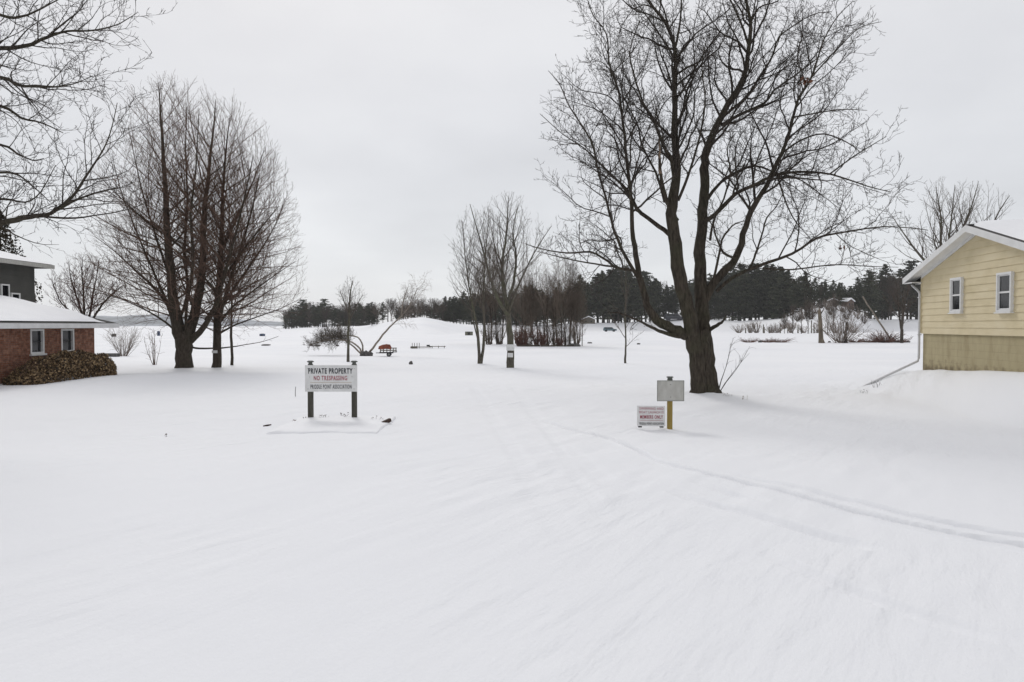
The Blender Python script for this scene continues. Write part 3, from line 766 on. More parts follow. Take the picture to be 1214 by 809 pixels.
t2 = traced_tree('maple_tree', 37, 257, 438, [
    ([(257, 439, 7), (257, 430, 5.6), (257, 400, 5.2), (258, 370, 5), (260, 330, 4.4), (263, 280, 3.6), (264, 230, 2.8), (268, 180, 1.8), (272, 140, .7)], 0, .3, .09, 1.1),
    ([(257, 395, 3.6), (265, 360, 3.1), (280, 310, 2.5), (296, 260, 1.8), (308, 205, .8)], 0, -1, .05, 1.1),
    ([(258, 372, 3.0), (275, 345, 2.6), (300, 310, 2.0), (325, 270, 1.3), (338, 235, .7)], 0, 1.5, .05, 1.1),
    ([(226, 412, 2.2), (236, 413, 2.0), (262, 413, 1.6), (290, 409, 1.0), (312, 405, .7), (330, 399, .5)], -.6, -1.6, .25, .7),
    ([(258, 385, 2.8), (275, 365, 2.3), (300, 345, 1.7), (328, 325, 1.1), (350, 310, .5)], 0, -.6, .1, .9),
    ([(258, 397, 2.2), (280, 385, 1.8), (305, 376, 1.3), (332, 366, .9), (357, 354, .4)], 0, .8, .1, 1.0),
    ([(262, 300, 2.8), (280, 260, 2.2), (300, 215, 1.5), (313, 178, .7)], 0, .6, .1, .8),
    ([(260, 340, 2.6), (282, 305, 2.1), (308, 272, 1.5), (330, 245, .8)], 0, -1.0, .1, .8),
], (268, 335, 94, 220, 66, .9), lvL, 'bare maple with a tall single trunk and a small pale placard nailed on it', 'bark_left', 'twig_left', 8, rmin=0.0058, kr=0.0064, seg=0.4, big_r=0.05, sides=(7, 4, 3))
b = t2.location
MB().box((at(257, 417, 37) - b) + Vector((0, -0.27, 0)), (0.30, 0.02, 0.15)).build('placard', M['signwhite'], t2)

lvS = [dict(ang=48, ang1=32, dens=3.3, ratio=0.42, minL=0.5, maxL=3.4, wander=0.08, up=0.4, lift=0.15, rr=0.5, fill=True, k=9),
       dict(ang=34, dens=4.2, ratio=0.42, minL=0.3, maxL=1.5, wander=0.10, up=0.3, lift=0.10, rr=0.6, k=6),
       dict(ang=34, dens=3.8, ratio=0.45, minL=0.2, maxL=0.7, wander=0.12, up=0.2, lift=0.06, rr=0.7, k=4)]
kwM = dict(rmin=0.0065, kr=0.010, seg=0.35, big_r=0.045, sides=(6, 4, 3))
traced_tree('young_tree', 42, 275, 433, [
    ([(275, 433, 3), (275, 415, 2.6), (274, 390, 2.3), (275, 350, 1.8), (277, 310, 1.3), (280, 275, .6)], 0, 0, .35, 1.2),
], (277, 335, 38, 70, 55, 1), lvS, 'slim bare young tree just right of the tree with the placard', 'bark_left', 'twig_left', 9, **kwM)

ts = traced_tree('bare_tree', 38, 605, 441, [
    ([(606, 442, 6.6), (605, 436, 5.4), (605, 415, 5), (604, 390, 4.6), (602, 368, 4), (597, 340, 3.2), (596, 310, 2.6), (600, 280, 1.9), (602, 250, 1.1), (603, 234, .6)], 0, .3, .4, 1.3),
    ([(603, 374, 3.6), (595, 364, 3.2), (583, 335, 2.5), (575, 305, 1.9), (565, 270, 1.3), (557, 242, .6)], 0, -1, .25, 1.1),
    ([(601, 362, 3), (609, 335, 2.6), (612, 305, 2.1), (608, 275, 1.5), (614, 245, .7)], 0, 1, .25, 1.2),
    ([(603, 372, 2.6), (612, 345, 2.2), (624, 318, 1.7), (638, 292, 1.2), (654, 268, .6)], 0, -.6, .3, 1.0),
], (603, 330, 58, 100, 68, .9), lvS, 'bare forked tree with two white placards fixed to its trunk', 'bark_mid', 'twig_mid', 14, **kwM)
b = ts.location
for yy, hh, ww in ((412, .34, .44), (421, .24, .30)):
    MB().box((at(605, yy, 38) - b) + Vector((0, -0.27, 0)), (ww, 0.02, hh), bev=.004).build('placard', M['signwhite'], ts)
traced_tree('bare_tree', 44, 569, 433, [
    ([(569, 434, 3.6), (568, 425, 3.0), (567, 400, 2.6), (563, 375, 2.2), (556, 340, 1.6), (551, 300, 1.1), (548, 262, .5)], 0, -.5, .35, 1.4),
    ([(572, 433, 3.2), (572.5, 415, 2.8), (574, 392, 2.4), (573, 360, 2.0), (574, 325, 1.6), (577, 285, 1.1), (580, 248, .5)], 0, .5, .35, 1.4),
    ([(567, 405, 1.6), (560, 375, 1.4), (556, 350, 1.1), (546, 320, .6)], 0, 1.2, .3, 1.2),
], (568, 335, 40, 92, 50, 1), lvS, 'twin stemmed bare tree with greenish bark left of the tree with white placards', 'bark_mid', 'twig_mid', 15, **kwM)
traced_tree('sapling', 45, 741, 432, [
    ([(742, 433, 2.6), (741.5, 420, 2.0), (742, 400, 1.7), (741, 370, 1.5), (742, 335, 1.1), (740, 305, .6)], 0, 0, .12, .7),
], (741, 365, 22, 62, 48, 1), lvS, 'thin straight sapling alone on the snow left of the old maple', 'bark_mid', 'twig_mid', 16, **kwM)
traced_tree('bare_tree', 50, 413, 430, [
    ([(413, 431, 3), (413, 420, 2.6), (413, 395, 2.3), (414, 370, 2), (415, 350, 1.6), (418, 333, .8)], 0, 0, .5, 1.6),
    ([(413, 372, 1.4), (408, 358, 1.2), (403, 345, .6)], 0, -.8, .2, 2),
    ([(413, 385, 1.3), (421, 365, 1.1), (430, 350, .6)], 0, .8, .2, 2),
], (415, 355, 22, 26, 32, 1), lvS, 'slender bare tree standing directly behind the private property sign', 'bark_mid', 'twig_mid', 17, **kwM)

# tree behind the yellow house, multi-stem, top above the roof
lvR = [dict(ang=46, ang1=32, dens=2.4, ratio=0.42, minL=0.8, maxL=3.6, wander=0.08, up=0.4, lift=0.15, rr=0.5, fill=True, k=9),
       dict(ang=34, dens=2.8, ratio=0.42, minL=0.4, maxL=1.8, wander=0.11, up=0.3, lift=0.10, rr=0.6, k=6),
       dict(ang=34, dens=3.2, ratio=0.45, minL=0.25, maxL=0.9, wander=0.12, up=0.2, lift=0.06, rr=0.7, k=4)]
traced_tree('bare_tree', 46, 1128, 425, [
    ([(1128, 428, 6), (1128, 405, 5.6), (1128, 370, 5.0), (1126, 345, 4.5)], 0, 0, .95, 0),
    ([(1127, 365, 4.2), (1120, 320, 3.2), (1115, 290, 2.4), (1116, 260, 1.6), (1110, 225, .6)], 0, -.5, .2, 1.3),
    ([(1127, 360, 3.8), (1132, 310, 3.0), (1140, 275, 2.3), (1152, 245, 1.4), (1160, 215, .6)], 0, .8, .2, 1.3),
    ([(1126, 350, 3.4), (1104, 320, 2.8), (1088, 300, 2.1), (1070, 275, 1.3), (1057, 255, .6)], 0, -1.2, .2, 1.3),
    ([(1128, 350, 3.4), (1150, 310, 2.6), (1172, 275, 1.9), (1185, 250, 1.3), (1197, 232, .6)], 0, -1, .2, 1.3),
    ([(1128, 355, 3), (1124, 300, 2.2), (1128, 260, 1.5), (1132, 220, .6)], 0, 2, .2, 1.3),
], (1130, 305, 78, 95, 50, .9), lvR, 'spreading bare tree rising behind the roof of the yellow house', 'bark_mid', 'twig_mid', 21, rmin=0.0075, kr=0.011, seg=0.4, big_r=0.05, sides=(6, 4, 3))

# little crab tree behind the brick house roof
lvC = [dict(ang=44, dens=4.2, ratio=0.45, minL=0.4, maxL=1.9, wander=0.12, up=0.35, lift=0.1, rr=0.6, fill=True),
       dict(ang=36, dens=5, ratio=0.5, minL=0.3, maxL=.9, wander=0.14, up=0.3, lift=0.10, rr=0.65),
       dict(ang=40, dens=8.0, ratio=0.5, minL=0.15, maxL=0.45, wander=0.14, up=0.2, lift=0.06, rr=0.75)]
traced_tree('crab_apple_tree', 38, 103, 430, [
    ([(103, 432, 5), (103, 415, 4.4), (103, 400, 4), (103, 388, 3.6)], 0, 0, .95, 0),
    ([(103, 392, 2.4), (97, 372, 2.0), (90, 350, 1.6), (84, 330, 1.1), (82, 312, .5)], 0, .6, .15, 1.4),
    ([(103, 392, 2.4), (100, 370, 2.0), (99, 345, 1.6), (97, 325, 1.1), (98, 305, .5)], 0, -.8, .15, 1.4),
    ([(103, 392, 2.4), (107, 370, 2.0), (110, 350, 1.6), (114, 330, 1.1), (117, 312, .5)], 0, .8, .15, 1.4),
    ([(103, 390, 2.4), (114, 372, 2.0), (124, 358, 1.6), (137, 345, 1.1), (148, 338, .5)], 0, -.5, .15, 1.4),
    ([(103, 392, 2.2), (88, 374, 1.8), (73, 360, 1.4), (66, 345, 1.0), (60, 330, .5)], 0, 0, .15, 1.2),
], (106, 350, 52, 50, 30, .9), lvC, 'low rounded bare tree with reddish twigs behind the brick house roof', 'bark_left', 'twig_crab', 23, rmin=0.008, kr=0.012, seg=0.25, big_r=0.04, sides=(6, 4, 3), thk=5)

# limbs reaching in from a near tree on the left
def left_tree():
    Y = 13.0; K = Y / F; rng = random.Random(31)
    lv = [dict(ang=48, dens=6.6, ratio=0.4, minL=0.35, maxL=1.15, wander=0.15, up=0.3, lift=0.08, rr=0.6, k=8),
          dict(ang=44, dens=6.0, ratio=0.46, minL=0.2, maxL=0.6, wander=0.18, up=0.3, lift=0.08, rr=0.65, k=6),
          dict(ang=44, dens=10.0, ratio=0.5, minL=0.08, maxL=0.28, wander=0.20, up=0.2, lift=0.06, rr=0.75, k=4)]
    g = Grower(rng, lv, None, rmin=0.0046, kr=0.0115, seg=0.14, big_r=0.022, sides=(7, 4, 3))
    bx = X_at(-190, Y)
    base = Vector((bx, Y, hz(bx, Y) - 0.05))
    def ln(pts, d0, d1, t0=.1, dm=1.0, kids=True):
        n = len(pts)
        W = [at(x, y, Y + d0 + (d1 - d0) * i / (n - 1)) for i, (x, y, r) in enumerate(pts)]
        g.line(W, [max(.004, r * (.50 + .25 * min(1, r / 9)) * K) for _, _, r in pts], 0, kids, t0, dm)
    ln([(-190, 520, 28), (-192, 490, 22), (-190, 440, 19), (-186, 370, 18), (-182, 290, 16), (-180, 210, 14), (-185, 130, 11), (-180, 50, 9), (-175, -60, 6), (-170, -160, 2)], 0, 0, kids=False)
    ln([(-184, 320, 9), (-130, 290, 8), (-70, 272, 7), (-20, 268, 6), (10, 263, 5.2), (35, 257, 4.6), (60, 253, 3.6), (85, 234, 2.8), (100, 212, 2.3), (118, 185, 1.7), (130, 160, 1.2), (139, 122, .7)], 0, -.5, .2)
    ln([(62, 252, 2.6), (85, 240, 2.2), (112, 229, 1.7), (135, 224, 1.1), (156, 221, .6)], -.3, -1.2)
    ln([(48, 256, 2.4), (80, 259, 2.0), (110, 256, 1.5), (150, 249, 1.0), (175, 240, .6)], -.3, .6)
    ln([(-182, 150, 8), (-120, 100, 7), (-60, 68, 6), (0, 58, 4.4), (30, 55, 3.6), (55, 45, 3.0), (80, 37, 2.3), (105, 37, 1.9), (135, 31, 1.3), (152, 22, .9), (163, 15, .6)], 0, .4, .15)
    ln([(55, 45, 2.2), (75, 28, 1.8), (92, 15, 1.3), (105, -2, .7)], .1, .9)
    ln([(-182, 180, 7), (-120, 120, 6), (-60, 90, 5), (0, 92, 3.4), (22, 101, 2.7), (45, 103, 2.1), (70, 103, 1.6), (92, 98, 1.0), (110, 90, .6)], 0, -1.2, .15)
    ln([(-182, 240, 7), (-120, 170, 6), (-60, 130, 5), (0, 126, 3.2), (25, 140, 2.4), (50, 146, 1.8), (75, 158, .8)], 0, 1.0, .15)
    ln([(-182, 60, 7), (-120, 10, 6), (-60, -12, 5), (0, 18, 3.0), (25, 20, 2.2), (50, 10, 1.6), (75, -4, .8)], 0, -1.0, .15)
    ln([(-182, 250, 6), (-120, 205, 5), (-60, 180, 4), (0, 172, 2.6), (20, 182, 2.0), (38, 190, 1.4), (52, 188, .7)], 0, .5, .15)
    ln([(-182, 280, 6), (-110, 240, 5), (-50, 215, 4), (0, 205, 2.6), (22, 208, 1.9), (40, 222, 1.3), (60, 240, .7)], 0, -.8, .15)
    ln([(-60, 272, 5), (-20, 240, 3.5), (5, 236, 2.4), (30, 240, 1.7), (48, 228, 1.2), (66, 196, .7)], -.2, .6, .15)
    ln([(-182, 80, 6), (-110, 20, 5), (-50, -20, 4), (10, -30, 2.6), (50, -40, 1.9), (90, -50, 1)], 0, .8, .15)
    tree_thing('maple_tree', base, g, M['bark_big'], M['twig_big'], 'bare tree whose limbs reach into the sky over the brick house')
left_tree()

# ------------------------------------------------------------------ generic far trees
def bare_proto(name, H, W, seed, mt, mc, lean=0.0, rmin=0.014, forks=3, trunk_r=None, low=0.25, dens=1.0, cat='tree', label='bare tree'):
    rng = random.Random(seed)
    lv = [dict(ang=42, dens=1.3 * dens, ratio=0.4, minL=0.5, maxL=W * 0.9, wander=0.09, up=0.45, lift=0.2, rr=0.5, fill=True, k=6),
          dict(ang=36, dens=1.9 * dens, ratio=0.5, minL=0.5, maxL=W * 0.4, wander=0.13, up=0.35, lift=0.1, rr=0.7, k=4),
          dict(ang=36, dens=2.0 * dens, ratio=0.5, minL=0.4, maxL=W * 0.2, wander=0.15, up=0.3, lift=0.1, rr=0.8, k=3)]
    g = Grower(rng, lv, Env((lean * H * .5, 0, H * 0.55), W / 2, W / 2, H * 0.46, H * (0.55 - low)), rmin=rmin, kr=0.010, seg=0.6, big_r=0.055, sides=(5, 3, 3))
    r0 = trunk_r or H * 0.011
    fk = H * rng.uniform(0.2, 0.34)
    pts = [Vector((lean * z, rng.uniform(-.05, .05), z)) for z in (-.3, fk * .5, fk)]
    g.line(pts, [r0 * 1.25, r0, r0 * .92], 0, False)
    for k in range(forks):
        a = 6.28 * k / forks + rng.uniform(-.5, .5); s = W * rng.uniform(0.10, 0.24) * (1 if forks > 1 else .2)
        top = H * rng.uniform(0.88, 1.0)
        P = [pts[2].lerp(pts[1], .3)]
        for t in (0.25, 0.5, 0.75, 1.0):
            z = fk + (top - fk) * t
            P.append(Vector((lean * z + math.cos(a) * s * t ** .7 + rng.uniform(-.15, .15), math.sin(a) * s * t ** .7, z)))
        g.line(P, [r0 * .7, r0 * .55, r0 * .4, r0 * .22, rmin], 0, True, .1, 1.0)
    return tree_thing(name, Vector((0, 0, 0)), g, M[mt], M[mc], label, cat)

def pine_proto(H, seed, low=0.2, W=None):
    rng = random.Random(seed); W = W or H * 0.30
    t = empty('pine_tree', (0, 0, 0), 'pine', 'tree')
    g = Twigs(); z = [0, H * .3, H * .6, H * .97]
    g.add([Vector((rng.uniform(-.1, .1), 0, q)) for q in [-.4] + z[1:]], [H * .016, H * .013, H * .009, .03], 6)
    V = []
    zz = H * low * .8
    while zz < H * 0.985:
        f = (zz - H * low) / (H * (1 - low))
        rad = W * (0.62 + 0.55 * math.sin(min(1, f * 1.5 + .12) * math.pi * 0.62)) * (1 - f) ** 0.62 * 0.9
        nb = rng.randint(4, 6)
        for k in range(nb):
            a = rng.uniform(0, 6.28); L = max(.5, rad * rng.uniform(0.45, 1.15))
            rise = rng.uniform(-.05, .35)
            d = Vector((math.cos(a), math.sin(a), rise))
            p0 = Vector((0, 0, zz + rng.uniform(-.3, .3)))
            g.add([p0, p0 + d * L * .5, p0 + d * L * .95], [.06, .04, .02], 3)
            for m in range(int(5 + L * 6)):
                s = rng.uniform(0.25, 1.05) * L
                c = p0 + d * s + Vector((rng.gauss(0, .10 * L + .12), rng.gauss(0, .10 * L + .12), rng.gauss(0, .10) + .12))
                sz = rng.uniform(.22, .50) * (H / 20)
                u = rvec(rng); w = u.orthogonal().normalized(); w = Quaternion(u, rng.uniform(0, 6.28)) @ w
                V += [c + u * sz, c + w * sz * .55, c - u * sz, c - w * sz * .55]
        zz += H * rng.uniform(0.022, 0.04)
    link_mesh('trunk', g.mesh('trunk'), M['trunk_far'], t)
    V = np.array([tuple(v) for v in V])
    link_mesh('crown', np_mesh('crown', V, np.arange(len(V)).reshape(-1, 4), 4, False), M['needles'], t)
    return t

PINES = [pine_proto(22, 100 + i, low=[.12, .22, .05, .3, .1][i], W=22 * [.26, .30, .24, .33, .28][i]) for i in range(5)]
PH = 22.0
FARB = [bare_proto('bare_tree', 14, [7, 6, 8, 5][i], 200 + i, 'trunk_far', 'twig_far', rmin=.035, forks=[3, 2, 4, 2][i], dens=1.1) for i in range(4)]
used = set()
def place(protos, i, loc, rz, sc, label, group=None, cat=None):
    p = protos[i]
    if protos is PINES: sc = (sc[0], sc[1] * .9, sc[2]) if hasattr(sc, '__len__') else sc
    if id(p) not in used:
        used.add(id(p)); p.location = loc; p.rotation_euler = (0, 0, rz); p.scale = sc if hasattr(sc, '__len__') else (sc,) * 3
        p['label'] = label
        if group: p['group'] = group
        o = p
    else:
        o = dup(p, loc, rz, sc, label, group)
    return o

def wood(rng, x0, x1, n, rows, top, base_d, depth, mixb, lab, grp, blab, bgrp, skip=None, wf=1.2):
    for r in range(rows):
        for i in range(n):
            px = x0 + (x1 - x0) * (i + .5 + rng.uniform(-.45, .45)) / n
            D = base_d(px) + depth * (r + rng.uniform(-.3, .3)) / max(1, rows)
            if skip and skip(px, r): continue
            x = X_at(px, D); z = hz(x, D) - .3
            ty = top(px) + rng.uniform(-2, 7) + (0 if r else 3)
            H = ((386 - ty) / F * D + EYE - z) * rng.choice((1.08, 1.04, .98, .9, 1.14))
            if H < 3: continue
            if rng.random() < mixb:
                place(FARB, rng.randrange(4), (x, D, z), rng.uniform(0, 6.28), (H / 14 * wf * .9, H / 14 * wf * .9, H / 14 * rng.uniform(.85, 1.0)), blab, bgrp)
            else:
                s = H / PH
                place(PINES, rng.randrange(5), (x, D, z), rng.uniform(0, 6.28), (s * wf * rng.uniform(.85, 1.2), s * wf * rng.uniform(.85, 1.2), s), lab, grp)

rng = random.Random(77)
I = np.interp
wood(rng, 655, 1150, 62, 3, lambda p: I(p, [655, 690, 720, 745, 775, 795, 815, 850, 880, 915, 935, 960, 990, 1004, 1016, 1040, 1070, 1100, 1150], [345, 331, 322, 321, 330, 342, 331, 326, 318, 317, 325, 331, 334, 342, 328, 321, 318, 322, 320]),
     lambda p: I(p, BP, BD) + 4, 34, 0.16, 'dark evergreen pine in the wood along the right hand far shore', 'pines of the wood on the right shore',
     'leafless tree mixed into the pine wood on the right hand shore', 'bare trees in the pine wood', skip=lambda p, r: (788 < p < 806 and r == 0) or (1056 < p < 1078 and r < 2) or (945 < p < 985 and r == 0), wf=1.15)
wood(rng, 523, 660, 24, 2, lambda p: I(p, [523, 530, 545, 580, 620, 660], [352, 349, 350, 345, 343, 342]),
     lambda p: 352, 26, 0.22, 'dark evergreen in the wood behind the placard trees', 'evergreens of the middle wood',
     'grey leafless tree at the edge of the middle wood', 'bare trees of the middle wood')
wood(rng, 338, 446, 34, 2, lambda p: I(p, [338, 350, 365, 385, 400, 430, 446], [366, 361, 359, 358, 361, 357, 358]),
     lambda p: 436, 22, 0.45, 'evergreen in the distant wood left of the snowy knoll', 'evergreens of the left far wood',
     'brown leafless tree in the distant wood left of the snowy knoll', 'bare trees of the left far wood', wf=1.55)
for (px, ty, D, lab) in ((441, 358, 350, 'left hand one of the three lone pines on the snowy knoll'), (454, 358, 350, 'tallest dark pine in the gap above the snowy knoll'), (470, 363, 345, 'short broad pine near the leaning birch top')):
    x = X_at(px, D); z = hz(x, D) - .3; H = (386 - ty) / F * D + EYE - z
    place(PINES, 1, (x, D, z), px, H / PH, lab)
for i, px in enumerate([447, 460, 464, 474, 478, 481, 484, 488, 491, 495, 499, 503, 506, 510, 514, 517, 521, 525]):
    D = 345; x = X_at(px, D); z = hz(x, D) - .5; H = (386 - 359 - (i * 37 % 5)) / F * D + EYE - z
    place(FARB, i % 4, (x, D, z), px, (max(H, 4) / 14 * 2.2, max(H, 4) / 14 * 2.2, max(H, 4) / 14 * (1.0 + .25 * (i % 3))), 'low brown bare tree behind the crest of the snowy knoll', 'bare trees behind the knoll')

for i, px in enumerate([474, 479, 483, 488, 492, 497, 501, 506, 510, 515, 519, 524, 529]):
    D = 362 + (i * 7 % 11); x = X_at(px, D); z = hz(x, D) - .3; H = (386 - 364 + (i * 5 % 4)) / F * D + EYE - z
    place(PINES, (i * 3) % 5, (x, D, z), i * 1.7, (H / PH * 1.9, H / PH * 1.9, H / PH), 'low dark evergreen just behind the crest of the snowy knoll', 'evergreens behind the knoll')
# ---- trees on the spit in mid lake
ISL = [bare_proto('bare_tree', 14, [5.0, 4.0, 5.6, 3.6][i], 240 + i, 'trunk_far', 'twig_spit', rmin=.012, forks=[3, 2, 4, 2][i], dens=1.6, trunk_r=.10, low=[.12, .3, .2, .38][i], lean=[.05, -.08, .02, .1][i]) for i in range(4)]
for k, (px, Y, ty) in enumerate([(618, 97, 318), (624, 99, 300), (631, 97, 330), (638, 100, 305), (645, 98, 322), (650, 96, 309), (656, 99, 326), (661, 97, 318), (666, 96, 302), (671, 98, 328), (676, 97, 308), (681, 96, 332), (685, 98, 322), (690, 96, 345)]):
    p = onground(px, Y); H = (386 - ty) / F * Y + EYE - p.z
    place(ISL, k % 4, p, k * 1.3, (H / 14 * .95, H / 14 * .95, H / 14), 'tall thin leafless tree in the brushy clump on the snowy spit', 'trees of the clump on the spit')
for k, (px, Y, ty) in enumerate([(577, 104, 300), (583, 106, 288), (589, 104, 310), (595, 107, 298), (611, 108, 325)]):
    p = onground(px, Y); H = (386 - ty) / F * Y + EYE - p.z
    place(ISL, (k + 1) % 4, p, k * 2.1, (H / 14 * 1.0, H / 14 * 1.0, H / 14), 'leafless tree on the ice edge behind the twin stemmed tree', 'trees behind the twin stemmed tree')

def bush(name, loc, H, W, n, seed, m, label, cat='bush', group=None, rmin=.01, up=.5, lean=(0, 0), sub=5, squash=1.0):
    rng = random.Random(seed); g = Twigs(); base = Vector(loc)
    for i in range(n):
        a = rng.uniform(0, 6.28); sp = rng.random() ** .6
        p = base + Vector((math.cos(a), math.sin(a), 0)) * W * .12 * rng.random()
        d = Vector((math.cos(a) * sp * W / 2 + lean[0], math.sin(a) * sp * W / 2 + lean[1], H * rng.uniform(.55, 1) * (1 - .35 * sp)))
        L = d.length; d.normalize(); pts = [p.copy()]
        for k in range(4):
            d = (d + rvec(rng) * .15 + Vector((0, 0, up * .1))).normalized(); p = p + d * L / 4; pts.append(p.copy())
        g.add(pts, [rmin * 2.2, rmin * 1.8, rmin * 1.4, rmin, rmin * .6], 4)
        for k in range(sub):
            j = rng.randint(1, 3); q = pts[j].lerp(pts[j + 1], rng.random())
            dd = ((pts[j + 1] - pts[j]).normalized() + rvec(rng) * .8).normalized(); l2 = L * rng.uniform(.12, .35)
            g.add([q, q + dd * l2 * .5, q + (dd + rvec(rng) * .3).normalized() * l2], [rmin, rmin * .8, rmin * .5], 3)
    me = g.mesh(name, loc)
    o = link_mesh(name, me, m); o.location = loc
    return tag(o, label, cat, group)

for k, (px, Y, h, w) in enumerate([(615, 95, 3.4, 2.2), (621, 94.5, 3.0, 2.4), (636, 95, 3.2, 2.0), (643, 94.5, 2.2, 1.8), (664, 95, 1.6, 1.8)]):
    bush('bush', onground(px, Y), h, w, 46, 300 + k, M['redtwig'], ['tall reddish twig bush at the left end of the spit clump', 'second reddish bush from the left end of the spit clump', 'reddish bush by the middle trunks of the spit clump', 'low reddish bush between trunks of the spit clump', 'smallest reddish bush near the right trunks of the spit clump'][k], rmin=.018, up=1)

for k, (px, Y, h, w) in enumerate([(627, 96, 5.2, 3.2), (648, 95.5, 4.6, 2.8), (657, 96.5, 5.0, 3.0), (672, 96, 4.4, 2.8), (684, 95.5, 4.8, 2.6), (580, 103, 4.2, 3.0), (592, 104, 4.6, 3.0)]):
    bush('bush', onground(px, Y), h, w, 40, 340 + k, M['twig_spit'], 'tall thin brown brush growing between the trunks of the spit', group='brown brush between the spit trunks', rmin=.013, up=1.2, sub=7)
# brush line and fallen wood at the foot of the clump
def log(name, a, b, r, m, label, cat='log', group=None, wob=.2):
    a = Vector(a); b = Vector(b); n = 6; rng = random.Random(int(a.x * 91 + b.y * 7))
    pts = [a.lerp(b, i / n) + Vector((rng.uniform(-1, 1), rng.uniform(-1, 1), rng.uniform(-1, 1))) * r * wob for i in range(n + 1)]
    o = MB().tube([p - a for p in pts], [r * rng.uniform(.75, 1.1) * (1 - .3 * i / n) for i in range(n + 1)], 8).build(name, m, None, True)
    o.location = a
    return tag(o, label, cat, group)
for k, (x0, x1, Y) in enumerate([(614, 640, 94), (641, 660, 93.6), (660, 686, 93.8)]):
    log('log', onground(x0, Y, -.05), onground(x1, Y, -.12), .16, M['trunk_far'], ['fallen log at the foot of the left bushes of the spit clump', 'fallen log at the middle of the spit clump', 'fallen log at the right end of the spit clump'][k])
for k, (px, Y) in enumerate([(678, 94.5), (683, 94)]):
    o = MB().blob((0, 0, .1), (.55, .4, .35), random.Random(k)).build('stump', M['rock'], None, True); o.location = onground(px, Y); tag(o, ['dark stump left of the last trunk in the spit clump', 'dark stump at the right tip of the spit clump'][k], 'stump')

# ------------------------------------------------------------------ brushy strip and trees before the yellow house
def rockline(pts, seed, lab, grp):
    rng = random.Random(seed)
    for k, (px, Y, s) in enumerate(pts):
        o = MB().blob((0, 0, 0), (s * .6, s * .5, s * .4), rng, 2, .4).build('rock', M['rock'], None, True)
        o.location = onground(px, Y, -s * .15); tag(o, lab, 'rock', grp)
YS = 116
rockline([(901, YS, .55), (915, YS + 1, .4), (921, YS, .3), (931, YS + 1, .3)], 5, 'dark snow capped stone in the low row left of the broken trunk', 'stones left of the broken trunk')
rockline([(983, YS, .4), (996, YS, .5), (1012, YS, .5), (1019, YS, .35), (1026, YS, .5), (1037, YS, .6), (1046, YS, .5), (1058, YS, .7), (1064, YS, .6), (1072, YS, .5), (1076, YS, .6)], 6, 'dark stone poking from snow along the strip with the red bush', 'stones along the strip by the red bush')
for k, (px, w, h) in enumerate([(888, 4, .5), (910, 3.2, .5), (926, 5, .6), (1014, 5, .6), (1030, 4, .7), (1066, 5, .6)]):
    bush('dead_weeds', onground(px, YS, -.02), h, w, 60, 450 + k, M['redtwig'], 'low dead reddish weeds along the snow edge before the far shore', 'weeds', 'dead weeds along the snow edge', rmin=.014, up=.6, sub=2)
# broken snag
p0 = onground(973, 112); K = 112 / F
sn = empty('broken_tree', p0, 'thick broken bare trunk standing alone like a post before the far shore', 'tree trunk')
MB().tube([(0.2, 0, -.2), (0.05, 0, .7), (0, 0, 2), (-.1, 0, 3.6), (-.2, .1, 5.2), (-.15, .1, 5.7)], [.55, .38, .32, .30, .26, .10], 10).build('trunk', M['deadwood'], sn, True)
MB().tube([(-.2, 0, 4.6), (.3, -.1, 5.4), (.5, -.1, 6.0)], [.12, .08, .03], 6).build('limb', M['trunk_far'], sn, True)
bush('shrub', onground(997, 113), 6.0, 8.5, 50, 411, M['twig_birch'], 'pale twiggy spreading shrub right of the broken trunk', 'shrub', rmin=.022, sub=8)
log('stump', onground(1002, 112), onground(1004, 112, -3.4), .30, M['trunk_far'], 'short dark upright stump in the pale spreading shrub', 'stump', wob=.3)
bush('bush', onground(1048, 115), 2.1, 6.0, 90, 412, M['redtwig'], 'low wide rusty red bush on the snowy strip', rmin=.022, up=.2)
log('leaning_trunk', onground(1058, 116), at(1023, 352, 114), .17, M['birch'], 'long thin dead trunk leaning left above the rusty red bush', 'tree trunk', wob=.4)
MULT = bare_proto('bare_tree', 11, 6.5, 260, 'trunk_far', 'twig_far', rmin=.016, forks=3, dens=1.1, trunk_r=.24, low=.2)
MULT.location = onground(1069, 112); MULT.scale = (1, 1, 1.0)
tag(MULT, 'bare tree with low forks just left of the downspout corner', 'tree')
for k, (px, Y, h) in enumerate([(940, 240, 13), (950, 236, 12), (958, 240, 14), (981, 238, 13), (988, 236, 15), (1000, 240, 12), (930, 244, 9)]):
    p = onground(px, Y); place(FARB, k % 4, p, k, h / 14 * .8, 'bare tree on the snowy knoll below the small roof', 'bare trees on the knoll')
for k, (px, h) in enumerate([(884, 2.5), (905, 4), (906, 3), (912, 3), (925, 4.5), (934, 2.5), (946, 4), (962, 6), (965, 5)]):
    x = X_at(px, 255); z = max(hz(x, 255), LAKE)
    log('dock_post', (x, 255, z - .3), (x, 255, z + h * .8), .28, M['dockwood'], 'old upright dock post at the edge of the right far shore', 'post', 'posts along the right far shore', wob=.1)
for k, px in enumerate([876, 889, 897, 915, 921, 938, 953, 969, 990, 1012]):
    x = X_at(px, 262); z = max(hz(x, 262), LAKE)
    bush('shrub', (x, 262, z), 4 + (k * 7 % 3), 6, 26, 500 + k, M['twig_birch'], 'bare frosty shrub at the foot of the right far bank', 'shrub', 'shrubs along the right far bank', rmin=.04)

